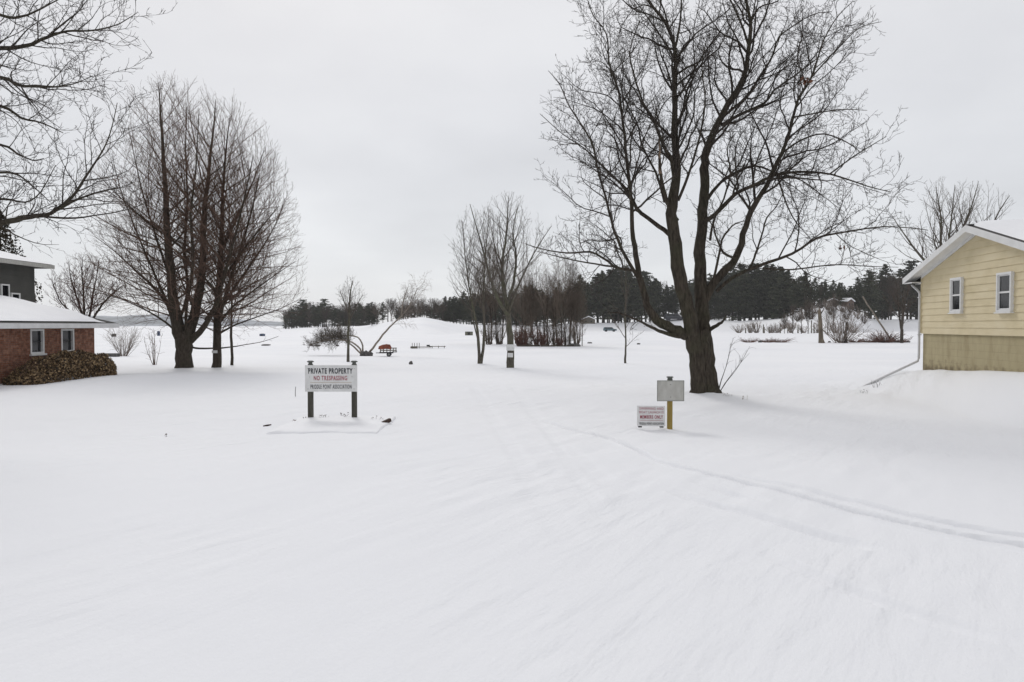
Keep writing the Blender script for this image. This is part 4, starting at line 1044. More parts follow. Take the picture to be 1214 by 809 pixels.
for k, (px, Y) in enumerate([(938, 290), (946, 300), (953, 296), (960, 306), (966, 300), (973, 312), (981, 305), (990, 314), (998, 306), (1007, 316), (1016, 322), (1024, 330), (930, 300), (962, 290), (985, 296), (1003, 298)]):
    x = X_at(px, Y)
    bush('shrub', (x, Y, hz(x, Y) - .2), 4.5 + (k * 5 % 4), 5.5, 26, 550 + k, (M['twig_birch'], M['twig_far'])[k % 2], 'bare grey brush on the snowy knoll below the small cottages', 'shrub', 'brush on the snowy knoll', rmin=.045)
# ------------------------------------------------------------------ shore shrubs on the left lake
bush('shrub', onground(146, 62), 3.4, 3.0, 46, 601, M['twig_birch'], 'pale upright bush on the ice right of the brick house', 'shrub', rmin=.008, up=1, sub=7)
o = MB().box((0, 0, 0), (1.6, .6, .35), bev=.08).build('upturned_box', M['rock']); o.location = onground(129, 60, -.12); tag(o, 'small dark box half buried in snow near the hedge end', 'box')
bush('sapling', onground(183, 44), 2.9, 1.7, 8, 602, M['twig_left'], 'thin forked sapling left of the big many stemmed maple', 'sapling', rmin=.009, up=1.5, sub=6)
bush('sapling', onground(851, BIGY - .1, .05), 2.1, 1.3, 4, 603, M['twig_big'], 'thin sapling rising against the right side of the big maple trunk', 'sapling', rmin=.0045, up=.6, sub=5, lean=(.45, 0))

# birch and willow at the ice edge
def birch():
    Y = 64; rng = random.Random(41); K = Y / F
    base = onground(434, Y)
    lv = [dict(ang=34, dens=3.2, ratio=0.5, minL=0.6, maxL=2.2, wander=0.1, up=0.25, lift=0.15, rr=0.5, k=7),
          dict(ang=30, dens=5.0, ratio=0.5, minL=0.4, maxL=1.2, wander=0.14, up=-0.5, lift=-0.05, rr=0.6),
          dict(ang=25, dens=4.0, ratio=0.5, minL=0.3, maxL=0.9, wander=0.14, up=-1.0, lift=-0.1, rr=0.7)]
    g = Grower(rng, lv, None, rmin=.0085, kr=.006, seg=.4, big_r=.05, sides=(6, 4, 3))
    def ln(pts, d0, d1, t0, dm=1):
        W = [at(x, y, Y + d0 + (d1 - d0) * i / (len(pts) - 1)) for i, (x, y, r) in enumerate(pts)]
        W[0] = base.copy() if pts[0][0] == 434 else W[0]
        g.line(W, [max(.007, r * K) for _, _, r in pts], 0, True, t0, dm)
    ln([(434, 425, 1.5), (442, 413, 1.3), (454, 397, 1.1), (466, 384, .9), (477, 374, .7), (487, 360, .5), (495, 342, .3)], 0, -1, .45, 1.6)
    ln([(476, 374, .8), (478, 358, .6), (484, 340, .3)], -.7, -.2, .1, 1.3)
    tree_thing('birch_tree', base, g, M['birch'], M['twig_birch'], 'slender pale birch leaning right above the red trailer')
birch()
def willow():
    Y = 64.6; rng = random.Random(43); K = Y / F
    base = onground(430, Y)
    lv = [dict(ang=55, dens=18.0, ratio=0.3, minL=0.5, maxL=1.5, wander=0.2, up=0.5, lift=0.15, rr=0.5),
          dict(ang=45, dens=7, ratio=0.5, minL=0.3, maxL=0.8, wander=0.2, up=0.4, lift=0.1, rr=0.6),
          dict(ang=40, dens=7, ratio=0.5, minL=0.2, maxL=0.45, wander=0.2, up=0.3, lift=0.1, rr=0.7)]
    g = Grower(rng, lv, None, rmin=.011, kr=.009, seg=.3, big_r=.05, sides=(6, 4, 3))
    for pts, d in (([(432, 426, 1.3), (427, 414, 1.0), (417, 406, .9), (402, 403, .7), (385, 404, .7), (366, 409, .4)], -.8),
                   ([(434, 426, 1.2), (430, 410, 1.0), (424, 400, .8), (410, 398, .8), (392, 401, .6), (374, 405, .4)], .8),
                   ([(430, 426, 1.1), (420, 412, .9), (408, 403, .7), (396, 399, .7), (380, 398, .4)], 0)):
        W = [at(x, y, Y + d * i / (len(pts) - 1)) for i, (x, y, r) in enumerate(pts)]; W[0] = base + Vector((rng.uniform(-.3, .3), 0, -.1))
        g.line(W, [r * K for _, _, r in pts], 0, True, .38, 1)
    tree_thing('willow_tree', base, g, M['birch'], M['twig_mid'], 'low twiggy willow sprawling to the left behind the private property sign')
willow()
rg = random.Random(8)
o = MB().blob((-.25, 0, .15), (.36, .3, .34), rg).blob((.28, .1, .12), (.34, .3, .30), rg).blob((0, -.15, .25), (.28, .25, .3), rg).build('stump', M['rock'], None, True)
o.location = onground(434, 63.4); tag(o, 'cluster of cut dark stumps at the foot of the leaning birch', 'stump')

# ------------------------------------------------------------------ red trailer
def trailer():
    Y = 62; p = onground(458, Y, 0); K = Y / F
    t = empty('utility_trailer', p, 'small flatbed trailer with a rust red tarp and railing on the snow', 'trailer', rz=math.radians(8)); t.scale = (.86, .86, .82)
    MB().box((0, 0, .42), (1.45, 1.0, .12)).box((.85, 0, .50), (.5, .9, .07)).box((-.9, 0, .40), (.4, .10, .08)).build('bed', M['darkmetal'], t)
    m = MB()
    for x in (-.62, -.3, .05, .4, .72, 1.0):
        for y in (-.5, .5): m.box((x, y, .70), (.05, .05, .48))
    for z in (.68, .92):
        for y in (-.53, .53): m.box((.2, y, z), (1.68, .035, .07))
        m.box((1.06, 0, z), (.035, 1.03, .07))
    m.build('railing', M['dockwood'], t)
    v = MB(); rg = random.Random(4)
    prof = [(-.82, .82), (-.76, 1.14), (-.45, 1.28), (.0, 1.36), (.38, 1.30), (.54, .95)]
    for i in range(len(prof) - 1):
        (x0, z0), (x1, z1) = prof[i], prof[i + 1]
    v.prism([(x, -.58, z) for x, z in prof] + [(.48, -.58, .80), (0, -.58, .86), (-.4, -.58, .80)], (0, 1.16, 0))
    v.build('tarp', M['rust'], t, False)
    for y in (-.55, .55):
        w = MB().tube([(.28, y - .09, .24), (.28, y + .09, .24)], .25, 16).build('wheel', M['black'], t, False)
        MB().tube([(.28, y - .10, .24), (.28, y + .10, .24)], .11, 12).build('rim', M['capglass'], w)
trailer()

# ------------------------------------------------------------------ dock frozen in the lake
def dock():
    Y = 86; p = onground(503, Y, 0); K = Y / F; p.z = LAKE
    t = empty('dock', p, 'low weathered dock stranded in the frozen lake beyond the trailer', 'dock', rz=math.radians(3)); t.scale = (.8, .8, .7)
    MB().box((-.2, 0, .25), (2.6, .9, .12)).box((2.0, .7, .33), (2.6, .6, .10)).box((-1.6, -.2, .22), (1.0, 1.2, .32)).build('deck', M['dockwood'], t)
    for x in (-1.9, -1.55, -1.15, -.8): MB().tube([(x, .1, 0), (x, .1, 1.0)], .045, 6).build('post', M['dockwood'], t)
    MB().box((.6, .2, .5), (.5, .3, .28), bev=.04).build('crate', M['darkmetal'], t)
    for x in (1.2, 2.2, 3.1): MB().tube([(x, .7, -.1), (x, .7, .45)], .05, 6).build('leg', M['dockwood'], t)
dock()

# small things out on the ice
def hut(name, px, Y, w, h, m, label, roof=True, cat='ice hut'):
    p = onground(px, Y, 0); p.z = max(p.z, LAKE)
    t = empty(name, p, label, cat)
    b = MB().box((0, 0, h * .45), (w, w * .8, h * .9)); b.build('wall', m, t)
    MB().prism([(-w * .58, -w * .48, h * .9), (w * .58, -w * .48, h * .9), (w * .58, -w * .48, h * .96), (0, -w * .48, h * 1.15), (-w * .58, -w * .48, h * .96)], (0, w * .96, 0)).build('roof', M['roofsnow'] if roof else m, t)
    MB().box((0, -w * .41, h * .42), (w * .28, .04, h * .62)).build('door', M['darkmetal'], t)
    return t
hut('ice_shanty', 556, 200, 2.2, 1.2, M['greenbox'], 'greenish ice fishing shanty left of the twin stemmed tree')
hut('ice_shanty', 188, 190, .6, 1.2, M['blue'], 'narrow dark ice shanty far out left of the big many stemmed maple', False)
hut('ice_shanty', 311, 185, 1.2, .6, M['blue'], 'low blue ice shanty far out right of the placard maple', False)
hut('ice_shanty', 135, 175, .9, .7, M['rock'], 'grey ice shanty behind the pale upright bush', False)
for k, (px, Y, w) in enumerate([(315, 98, 2.0), (369, 96, 1.0), (376, 96, 1.4), (400, 95, .7), (699, 110, 1.2), (757, 104, .8), (487, 45, .4)]):
    o = MB().blob((0, 0, 0), (w * .32, w * .25, .13), random.Random(k), 2, .3).build('rock', M['rock'], None, True)
    o.location = onground(px, Y, -.08); tag(o, 'dark rock or lump poking out of the snow on the lake', 'rock', 'scattered rocks on the lake')

# far car, little vehicle, far house
def car(px, Y, L, m, label, rz=0):
    p = onground(px, Y, 0); p.z = max(p.z, LAKE)
    t = empty('parked_vehicle', p, label, 'vehicle', rz=rz)
    h = L * .17
    MB().prism([(-L / 2, -L * .2, h * .45), (L / 2, -L * .2, h * .45), (L / 2, -L * .2, h * 1.15), (L * .28, -L * .2, h * 1.3), (L * .15, -L * .2, h * 2.05), (-L * .42, -L * .2, h * 2.05), (-L / 2, -L * .2, h * 1.3)], (0, L * .4, 0)).build('body', m, t)
    MB().prism([(L * .21, -L * .205, h * 1.35), (L * .125, -L * .205, h * 1.9), (-L * .38, -L * .205, h * 1.9), (-L * .42, -L * .205, h * 1.35)], (0, L * .41, 0)).build('window', M['glass'], t)
    for x in (-L * .3, L * .3):
        for y in (-L * .19, L * .19): MB().tube([(x, y - .1, h * .5), (x, y + .1, h * .5)], h * .5, 12).build('wheel', M['black'], t)
    return t
car(723, 316, 6.0, M['teal'], 'small teal vehicle parked on the ice at the foot of the pine wood')
car(799, 372, 10.5, M['black'], 'dark vehicle on the snowy clearing seen left of the big maple stem')
def cottage(px, Y, w, h, label, rz, m, z0=None):
    x = X_at(px, Y); z = hz(x, Y) if z0 is None else z0
    t = empty('cottage', (x, Y, z), label, 'house', rz=rz)
    MB().prism([(-w / 2, -w * .3, -1), (w / 2, -w * .3, -1), (w / 2, -w * .3, h), (0, -w * .3, h + w * .2), (-w / 2, -w * .3, h)], (0, w * .6, 0)).build('wall', m, t)
    for s in (-1, 1):
        a = math.atan2(w * .2, w / 2)
    MB().prism([(-w * .58, -w * .36, h - .1), (0, -w * .36, h + w * .22), (w * .58, -w * .36, h - .1), (w * .58, -w * .36, h + .35), (0, -w * .36, h + w * .22 + .5), (-w * .58, -w * .36, h + .35)], (0, w * .72, 0)).build('roof', M['roofsnow'], t)
    for xx in (-w * .22, w * .22): MB().box((xx, -w * .3, h * .5), (w * .12, .12, h * .35)).build('window', M['glass'], t)
    return t
cottage(1004, 334, 6.0, 2.9, 'brown lakeside cottage with snow on its roof among the far trees', math.radians(35), M['brownwall'])
cottage(987, 330, 4.2, 2.6, 'small grey shed with a snowy roof left of the brown lakeside cottage', math.radians(-20), M['slate'])
cottage(698, 366, 6.5, 2.0, 'grey lakeside cottage half hidden by pines right of the spit clump', math.radians(-10), M['dockwood'])

# ------------------------------------------------------------------ text
def text_obj(name, s, width, h, m, parent, loc, bold=0.0, thick=0.003):
    cu = bpy.data.curves.new(name, 'FONT'); cu.body = s; cu.size = 1; cu.align_x = 'CENTER'; cu.align_y = 'CENTER'; cu.offset = bold
    cu.extrude = 0.01; cu.space_character = 1.2
    tmp = bpy.data.objects.new('tmp_text', cu); COL.objects.link(tmp)
    dg = bpy.context.evaluated_depsgraph_get(); dg.update()
    me = bpy.data.meshes.new_from_object(tmp.evaluated_get(dg)); me.name = name
    bpy.data.objects.remove(tmp); bpy.data.curves.remove(cu)
    me.materials.clear()
    co = np.empty(len(me.vertices) * 3, np.float32); me.vertices.foreach_get('co', co); co = co.reshape(-1, 3)
    mn = co.min(0); mxx = co.max(0)
    x = (co[:, 0] - (mn[0] + mxx[0]) / 2) * width / (mxx[0] - mn[0]); y = (co[:, 1] - (mn[1] + mxx[1]) / 2) * h / (mxx[1] - mn[1])
    z = (co[:, 2] - mn[2]) / max(1e-6, mxx[2] - mn[2]) * thick
    new = np.stack([x, -z, y], -1).astype(np.float32)   # faces -Y
    me.vertices.foreach_set('co', new.ravel()); me.update()
    o = link_mesh(name, me, m, parent); o.location = loc
    return o

# ------------------------------------------------------------------ the private property sign
def main_sign():
    Y = SIGNY; K = Y / F
    cx = X_at(393, Y); z0 = hz(cx, Y) + .08
    t = empty('property_sign', (cx, Y, z0), 'white two post sign reading private property no trespassing', 'sign')
    def loc(px, py): q = at(px, py, Y); return q.x - cx, q.z - z0
    for px in (367.5, 419.5):
        x, zt = loc(px, 433); _, zb = loc(px, 506)
        po = MB().box((x, 0.03, (zt + zb) / 2 - .05), (5.6 * K, 5.6 * K, zt - zb + .1), bev=.004).build('post', M['postwood'], t)
        cp = MB().lathe((x, .03, zt), [(.052, 0), (.052, .022), (.038, .026), (.038, .052), (.072, .060), (.070, .075), (.035, .088), (.01, .092)], 16).build('post_cap', M['cap'], t, True)
        MB().lathe((x, .03, zt + .088), [(.055, 0), (.05, .010), (.01, .018)], 14).build('snow_cap', M['roofsnow'], cp, True)
    x0, zt = loc(362.3, 433); x1, zb = loc(424, 464.3)
    w = x1 - x0; h = zt - zb; bx = (x0 + x1) / 2; bz = (zt + zb) / 2
    bd = MB().box((bx, -.035, bz), (w, .03, h), bev=.003).build('board', M['signwhite'], t)
    zc = lambda py: loc(0, py)[1]
    f = -.0505
    text_obj('lettering', 'PRIVATE PROPERTY', 52.5 * K, 6.6 * K, M['black'], bd, (bx - .01, f, zc(439.8)), .034)
    text_obj('lettering', 'NO TRESPASSING', 39.5 * K, 5.5 * K, M['red'], bd, (bx - .01, f, zc(448.2)), .016)
    text_obj('lettering', 'PRIDDLE POINT ASSOCIATION', 48.5 * K, 5.0 * K, M['black'], bd, (bx, f, zc(458.4)), .012)
    MB().box((bx, f - .001, zc(453.4)), (49 * K, .002, .35 * K)).build('ruled_line', M['rule'], bd)
    for (px, py) in ((368, 447), (418, 446.6), (366, 437), (420.5, 437), (366, 461), (420.5, 461)):
        x, z = loc(px, py); MB().lathe((0, 0, 0), [(.006, 0), (.006, .004), (.003, .006)], 8).build('screw', M['darkmetal'], bd)
        o = bd.children[-1]; o.rotation_euler = (math.radians(90), 0, 0); o.location = (x, f, z)
main_sign()
def bed():
    a = ground_px(312, 515); b = ground_px(446, 515); y0 = a.y; y1 = SIGNY + .55
    cx = (a.x + b.x) / 2; cy = (y0 + y1) / 2; w = b.x - a.x; d = y1 - y0; z = hz(cx, y0) - .035
    t = empty('garden_bed', (cx, cy, z), 'low timber edged bed under a slab of snow at the foot of the property sign', 'garden bed')
    m = MB(); m.box((.06, -d / 2 + .075, -.050), (w - .22, .09, .12)).box((0, d / 2 - .10, -.075), (w - .30, .09, .12)).box((-w / 2 + .14, 0, -.075), (.09, d - .32, .12)).box((w / 2 - .14, 0, -.075), (.09, d - .32, .12))
    m.build('timber_edging', M['timber'], t)
    nx, ny = 90, 40; V = []; Q = []
    for i in range(nx):
        for j in range(ny):
            u = -1 + 2 * i / (nx - 1); v = -1 + 2 * j / (ny - 1)
            e = max(abs(u) ** 1.0, abs(v)); k = 1 - e
            x = u * w / 2 + .02 * math.sin(v * 5); y = v * d / 2 + .025 * math.sin(u * 7) + .012 * math.sin(u * 23)
            lip = min(1, k / .22) ** .6
            zz = .030 + .065 * lip + .02 * float(vnoise(np.array([u * 6]), np.array([v * 3]), 9)[0])
            if e > .999: zz = .0; x *= .99; y *= .98
            V.append((x, y, zz))
    for i in range(nx - 1):
        for j in range(ny - 1):
            q = i * ny + j; Q.append((q, q + ny, q + ny + 1, q + 1))
    link_mesh('snow_cap', np_mesh('snow_cap', V, Q, 4, True), M['roofsnow'], t)
bed()
# timber edging showing at the right-hand end of the bed
def timber():
    Y = SIGNY - .55
    a = at(444, 514, Y - .12); b = at(460, 509, Y + .12)
    a.z = hz(a.x, a.y) - .015; b.z = hz(b.x, b.y) + .075
    d = (b - a)
    q = d.to_track_quat('X', 'Z').to_matrix()
    o = MB().box(d * .5, (d.length + .12, .075, .07), q, bev=.012).build('landscape_timber', M['timber'], None, False)
    o.location = a; tag(o, 'rotting reddish timber end sticking out of the snowy bed by the sign', 'timber')
    a = at(312, 516, Y + .1); a.z = hz(a.x, a.y) + .02
    o = MB().tube([(0, 0, -.02), (.07, .03, -.01), (.14, .07, .0)], [.012, .018, .010], 7).build('landscape_timber', M['timber'], None, False)
    o.location = a; tag(o, 'small bit of timber edging at the left corner of the snowy bed', 'timber')
timber()

def weeds(px, py, n, H, spread, seed, label, m='tan', Yd=None, lift=0.0):
    p = ground_px(px, py) if Yd is None else onground(px, Yd, 0)
    p = Vector(p); p.z += lift; rng = random.Random(seed); g = Twigs()
    for i in range(n):
        q = p + Vector((rng.uniform(-spread, spread), rng.uniform(-spread, spread) * .5, -.02))
        d = Vector((rng.uniform(-.5, .5), rng.uniform(-.3, .3), 1)).normalized(); L = H * rng.uniform(.5, 1.1)
        g.add([q, q + d * L * .5, q + d * L + Vector((rng.uniform(-.4, .4) * L, 0, -.1 * L))], [.004, .0035, .002], 4)
        if rng.random() < .6:
            c = q + d * L
            g.add([c, c + Vector((rng.uniform(-.02, .02), 0, .012)), c + Vector((rng.uniform(-.03, .03), 0, .02))], [.003, .009, .004], 5)
    o = link_mesh('dead_weed', g.mesh('dead_weed', p), M[m]); o.location = p
    return tag(o, label, 'weed')
SY = SIGNY
weeds(361, 503, 4, .06, .06, 1, 'dead weed tuft left of the left sign post', 'twig_big', SY - .1, .1)
weeds(347, 508, 4, .07, .04, 2, 'dead leaf clump on the left part of the bed by the sign', 'leaf', SY - .4, .08)
weeds(384, 502, 7, .07, .16, 3, 'sparse dry stalks between the sign posts', 'twig_mid', SY - .05, .1)
weeds(400, 499, 5, .08, .12, 4, 'sparse dry stalks behind the snow bed near the right post', 'twig_mid', SY + .2, .1)
weeds(409, 500, 5, .10, .05, 5, 'taller dry stalks just left of the right sign post', 'twig_mid', SY + .1, .1)
weeds(445, 507, 6, .05, .16, 6, 'low dead sprigs near the rotting timber end', 'twig_mid', SY - .25, .1)
weeds(198, 518, 2, .06, .01, 7, 'lone dry sprig in the open snow on the left', 'twig_mid')
weeds(207, 518, 2, .04, .03, 8, 'tiny dry tuft right of the lone sprig in the open snow', 'twig_mid')
weeds(862, 471, 5, .12, .15, 10, 'dry stalks in the snow right of the big maple foot', 'tan')
weeds(880, 474, 5, .12, .18, 11, 'dry stalks further right of the big maple foot', 'tan')
weeds(1027, 466, 6, .16, .14, 12, 'dark leaf litter at the tip of the snow bank by the downspout', 'twig_big')
weeds(1040, 459, 9, .30, .14, 13, 'dead plant stalks beside the downspout outlet', 'twig_big')
# thin marker stake
p = ground_px(350, 471)
o = MB().tube([(0, 0, -.1), (.005, 0, .15), (.015, 0, .30)], [.010, .009, .008], 6).build('marker_stake', M['postwood']); o.location = p
tag(o, 'thin dark marker stake in the snow left of the private property sign', 'stake')

# ------------------------------------------------------------------ right-hand signs
def right_signs():
    Y = SIGN2Y; K = Y / F
    cx = X_at(794.5, Y); z0 = hz(cx, Y)
    t = empty('sign_post', (cx, Y, z0), 'yellow post carrying a blank weathered grey sign board', 'sign')
    def loc(px, py, yy=Y): q = at(px, py, yy); return q.x - cx, q.z - z0
    x, zt = loc(794.5, 451); _, zb = loc(794.5, 510)
    MB().box((x, .02, (zt + zb) / 2 - .1), (5.6 * K, 5.2 * K, zt - zb + .2), bev=.004).build('post', M['yellowwood'], t)
    cp = MB().lathe((x, .02, zt), [(.052, 0), (.050, .03), (.044, .032), (.044, .045), (.068, .052), (.066, .066), (.03, .078), (.01, .080)], 16).build('post_cap', M['cap'], t, True)
    MB().lathe((x, .02, zt + .074), [(.045, 0), (.04, .008), (.01, .014)], 14).build('snow_cap', M['roofsnow'], cp, True)
    x0, zt = loc(778.5, 451); x1, zb = loc(810.3, 475.5)
    bd = MB().box(((x0 + x1) / 2, -.038, (zt + zb) / 2), (x1 - x0, .022, zt - zb), bev=.002).build('board', M['signgrey'], t)
    w = x1 - x0; h = zt - zb; c = (x0 + x1) / 2; zc = (zt + zb) / 2; e = .006
    fr = MB()
    for (a, b2, sx, sz) in ((0, h / 2 - e, w, 2 * e), (0, -h / 2 + e, w, 2 * e), (w / 2 - e, 0, 2 * e, h - 4 * e), (-w / 2 + e, 0, 2 * e, h - 4 * e)):
        fr.box((c + a, -.052, zc + b2), (sx, .006, sz))
    fr.build('frame', M['capglass'], bd)
    for zz in (.3, -.3): 
        s = MB().tube([(c, -.048, zc + h * zz), (c, -.056, zc + h * zz)], .007, 8).build('bolt', M['darkmetal'], bd)
    # leaning members-only sign standing on its short feet
    Y2 = Y - .1
    cx2 = X_at(772, Y2); z2 = hz(cx2, Y2)
    t2 = empty('members_sign', (cx2, Y2, z2), 'low white sign with red letters standing on the snow by the yellow post', 'sign')
    t2.rotation_euler = (math.radians(-4), math.radians(1), math.radians(3))
    K2 = Y2 / F
    def l2(px, py): q = at(px, py, Y2); return q.x - cx2, q.z - z2
    x0, zt = l2(755.2, 481.5); x1, zb = l2(788.8, 505.5)
    w = x1 - x0; h = zt - zb; c = (x0 + x1) / 2; zc = (zt + zb) / 2
    bd = MB().box((c, 0, zc), (w, .018, h), bev=.002).build('board', M['signwhite'], t2)
    f = -.0105
    py = lambda v: l2(0, v)[1]
    text_obj('lettering', 'SWIMMING AND', 29 * K2, 3.1 * K2, M['redfaded'], bd, (c + .004, f, py(484.7)), .0)
    text_obj('lettering', 'BOAT LAUNCH IS', 29 * K2, 2.9 * K2, M['redfaded'], bd, (c + .004, f, py(489.0)), .0)
    text_obj('lettering', 'MEMBERS ONLY', 27.5 * K2, 4.3 * K2, M['red'], bd, (c + .004, f, py(494.6)), .022)
    text_obj('lettering', 'PRIDDLE POINT ASSOCIATION', 29 * K2, 2.7 * K2, M['black'], bd, (c + .006, f, py(502.4)), .006)
    MB().box((c, f - .001, py(498.6)), (28 * K2, .002, .3 * K2)).build('ruled_line', M['redfaded'], bd)
    for px in (759, 785):
        x, _ = l2(px, 505)
        MB().box((x, .03, zb + .01), (4.2 * K2, .06, .075), bev=.006).build('foot', M['darkmetal'], t2)
right_signs()

# ------------------------------------------------------------------ yellow house
def clip_gable(z, base_z, eave_z, apex_z, half):
    """half-open width of the gable wall at height z: returns a-range along the wall"""
    if z <= eave_z: return 0.0, 2 * half
    f = (z - eave_z) / (apex_z - eave_z)
    return half * f, 2 * half - half * f

def yellow_house():
    C = Vector((X_at(1093, 22), 22, 0)); u = Vector((-.135, -.991, 0)).normalized(); n = Vector((.991, -.135, 0)).normalized()
    rz = math.atan2(n.y, n.x)
    # local frame: x = into house (n), y = away from camera (-u), z up ; origin at far corner
    t = empty('yellow_house', C, 'yellow clapboard house with white trim and a stained block foundation', 'house', rz=rz)
    half = 3.35; W = 2 * half; D = 9.0
    zf, ze, za = 1.455, 3.25, 4.27
    # foundation
    MB().box((D / 2 + .03, -half, (zf - .6) / 2), (D, W - .04, zf + .6)).build('foundation', M['foundation'], t)
    # gable clapboards: each board a tapered lap
    m = MB(); exp = .198; z = zf - .02; 
    wins = [(-(22 - 20.05) , -(22 - 19.42)), (-(22 - 17.65), -(22 - 17.0))]
    while z < za - .02:
        z1 = min(z + exp, za)
        a0, a1 = clip_gable(z, zf, ze, za, half); b0, b1 = clip_gable(z1, zf, ze, za, half)
        # lap: bottom proud by 20 mm, top flush
        P = [(-.028, -a0, z), (-.028, -a1, z), (-.008, -b1, z1), (-.008, -b0, z1), (.0, -a0, z), (.0, -a1, z)]
        m.poly(P, [(0, 1, 2, 3), (0, 4, 5, 1)])
        z += exp
    m.build('siding', M['siding'], t)
    # solid wall behind the boards
    MB().prism([(0.002, 0, zf + .002), (0.002, -W, zf + .002), (0.002, -W, ze), (0.002, -half, za - .01), (0.002, 0, ze)], (D, 0, 0)).build('wall', M['siding'], t)
    # long front wall boards (faces the camera side, beyond the frame)
    m = MB(); z = zf - .02
    while z < ze - .1:
        m.poly([(0, -W - .028, z), (D, -W - .028, z), (D, -W - .006, z + exp), (0, -W - .006, z + exp), (0, -W - .001, z), (D, -W - .001, z)], [(0, 1, 2, 3), (0, 4, 5, 1)]); z += exp
    m.build('siding', M['siding'], t)
    m = MB(); m.box((-.020, .012, (zf + ze) / 2), (.05, .024, ze - zf)).box((-.020, -W - .03, (zf + ze) / 2), (.05, .06, ze - zf)); m.build('corner_board', M['siding'], t)
    # roof: planks with overhang; top surface
    ov, eo = .34, .58; sl = (za - ze) / half; th = .10
    zr = za + .16
    for s in (-1, 1):
        yc = -half; ye = yc + s * (half + eo); zz = zr - sl * (half + eo)
        o = [(-ov, yc, zr), (-ov, ye, zz), (-ov, ye, zz - th), (-ov, yc, zr - th)]
        MB().prism(o, (D + 2 * ov, 0, 0)).build('roof', M['shingle'], t)
        # rake fascia board on the gable edge
        o = [(-ov - .03, yc, zr + .01), (-ov - .03, ye + s * .01, zz + .01), (-ov - .03, ye + s * .01, zz - .17), (-ov - .03, yc, zr - .17)]
        MB().prism(o, (.027, 0, 0)).build('rake_board', M['white_paint'], t)
        # soffit under the rake
        o = [(-ov + .0, yc, zr - th - .012), (-ov + .0, ye, zz - th - .012), (-ov + .0, ye, zz - th - .030), (-ov + .0, yc, zr - th - .030)]
        MB().prism(o, (ov - .03, 0, 0)).build('soffit', M['white_paint'], t)
        # frieze against the siding
        k0 = .0
        o = [(-.05, yc, zr - th - .032), (-.05, yc + s * half, zr - th - .032 - sl * half), (-.05, yc + s * half, zr - th - .11 - sl * half), (-.05, yc, zr - th - .11)]
        MB().prism(o, (.022, 0, 0)).build('frieze', M['white_paint'], t)
        # horizontal eave soffit and fascia
        MB().box((D / 2, yc + s * (half + eo / 2), zz - .165), (D + 2 * ov - .06, eo - .02, .02)).build('soffit', M['white_paint'], t)
        MB().box((D / 2, ye + s * .045, zz - .09), (D + 2 * ov, .075, .11), bev=.012).build('gutter', M['gutter'], t)
        # snow on the roof
        lift = .015; tk = .11 if s < 0 else .05
        a = .14 if s < 0 else .06
        V = []; Q = []; nx = 46; ny = 14; rg = random.Random(3 + s)
        for i in range(nx):
            for j in range(ny):
                f = j / (ny - 1); x = -ov + a + (D + 2 * ov - 2 * a) * i / (nx - 1)
                y = yc + s * (half + eo - .10) * f; zb = zr - sl * abs(y - yc)
                edge = min(1, i / 1.5, (nx - 1 - i) / 1.5, (ny - 1 - j) / 1.0)
                if j == 0: edge = min(1, i / 1.5, (nx - 1 - i) / 1.5)
                hh = tk * (edge ** .5 if edge > 0 else 0) * (1 + .12 * math.sin(x * 2.1 + j)) + lift
                V.append((x, y + (s * -.0), zb + hh))
        for i in range(nx - 1):
            for j in range(ny - 1):
                q = i * ny + j; Q.append((q, q + ny, q + ny + 1, q + 1))
        me = np_mesh('roof_snow', V, Q, 4, True)
        link_mesh('roof_snow', me, M['roofsnow'], t)
    MB().box((-ov + .08, -half, zr + .012), (.16, .16, .03)).build('ridge_cap', M['shingle'], t)
    # boxed eave return at the far corner
    zz = zr - sl * (half + eo)
    MB().box((-ov / 2 + .0, eo / 2, zz - .155), (ov - .02, eo, .04)).build('eave_return', M['white_paint'], t)
    # windows
    for k, ((ya, yb), zt, zb) in enumerate(zip(wins, (3.08, 3.05), (2.07, 2.04))):
        yc = (ya + yb) / 2; w = abs(yb - ya); h = zt - zb; zc = (zt + zb) / 2
        f = MB(); e = .055
        f.box((-.050, yc, zt - e / 2), (.09, w, e)).box((-.052, yc, zb + e / 2), (.094, w, e))
        f.box((-.050, yc + w / 2 - e / 2, zc), (.09, e, h - 2 * e)).box((-.050, yc - w / 2 + e / 2, zc), (.09, e, h - 2 * e))
        wd = f.build('window', M['white_paint'], t)
        s = MB(); ii = .035; wi = w - 2 * e; hi = h - 2 * e
        s.box((-.052, yc, zc + .0), (.03, wi, .045))
        s.box((-.050, yc, zt - e - ii / 2), (.03, wi, ii)).box((-.050, yc, zb + e + ii / 2), (.03, wi, ii + .01))
        s.box((-.050, yc + wi / 2 - ii / 2, zc), (.028, ii, hi - 2 * ii)).box((-.050, yc - wi / 2 + ii / 2, zc), (.028, ii, hi - 2 * ii))
        s.build('sash', M['white_paint'], wd)
        MB().box((-.042, yc, zc), (.008, wi - .01, hi - .01)).build('pane', M['glass'], wd)
        MB().box((-.066, yc, zb - .017), (.12, w + .06, .03)).build('sill', M['white_paint'], wd)
    # downspout at the far corner with a leader running out over the snow
    m = MB(); r = .036
    zz2 = zz - .14
    m.tube([(-.10, eo - .06, zz2), (-.10, eo - .06, zz2 - .07), (-.07, .18, zz2 - .26), (-.06, .055, zz2 - .36), (-.06, .055, .78), (-.07, .05, .62)], [r] * 6, 8)
    m.build('downspout', M['gutter'], t, True)
    m = MB().tube([(-.07, .05, .66), (-.10, .03, .55), (-1.72, .22, -.34)], [r * 1.02, r * 1.05, r * 1.05], 8); m.build('leader_pipe', M['gutter'], t, True)
    m = MB()
    for zq in (1.40, 2.6): m.box((-.055, .055, zq), (.10, .10, .03))
    m.build('pipe_strap', M['gutter'], t)
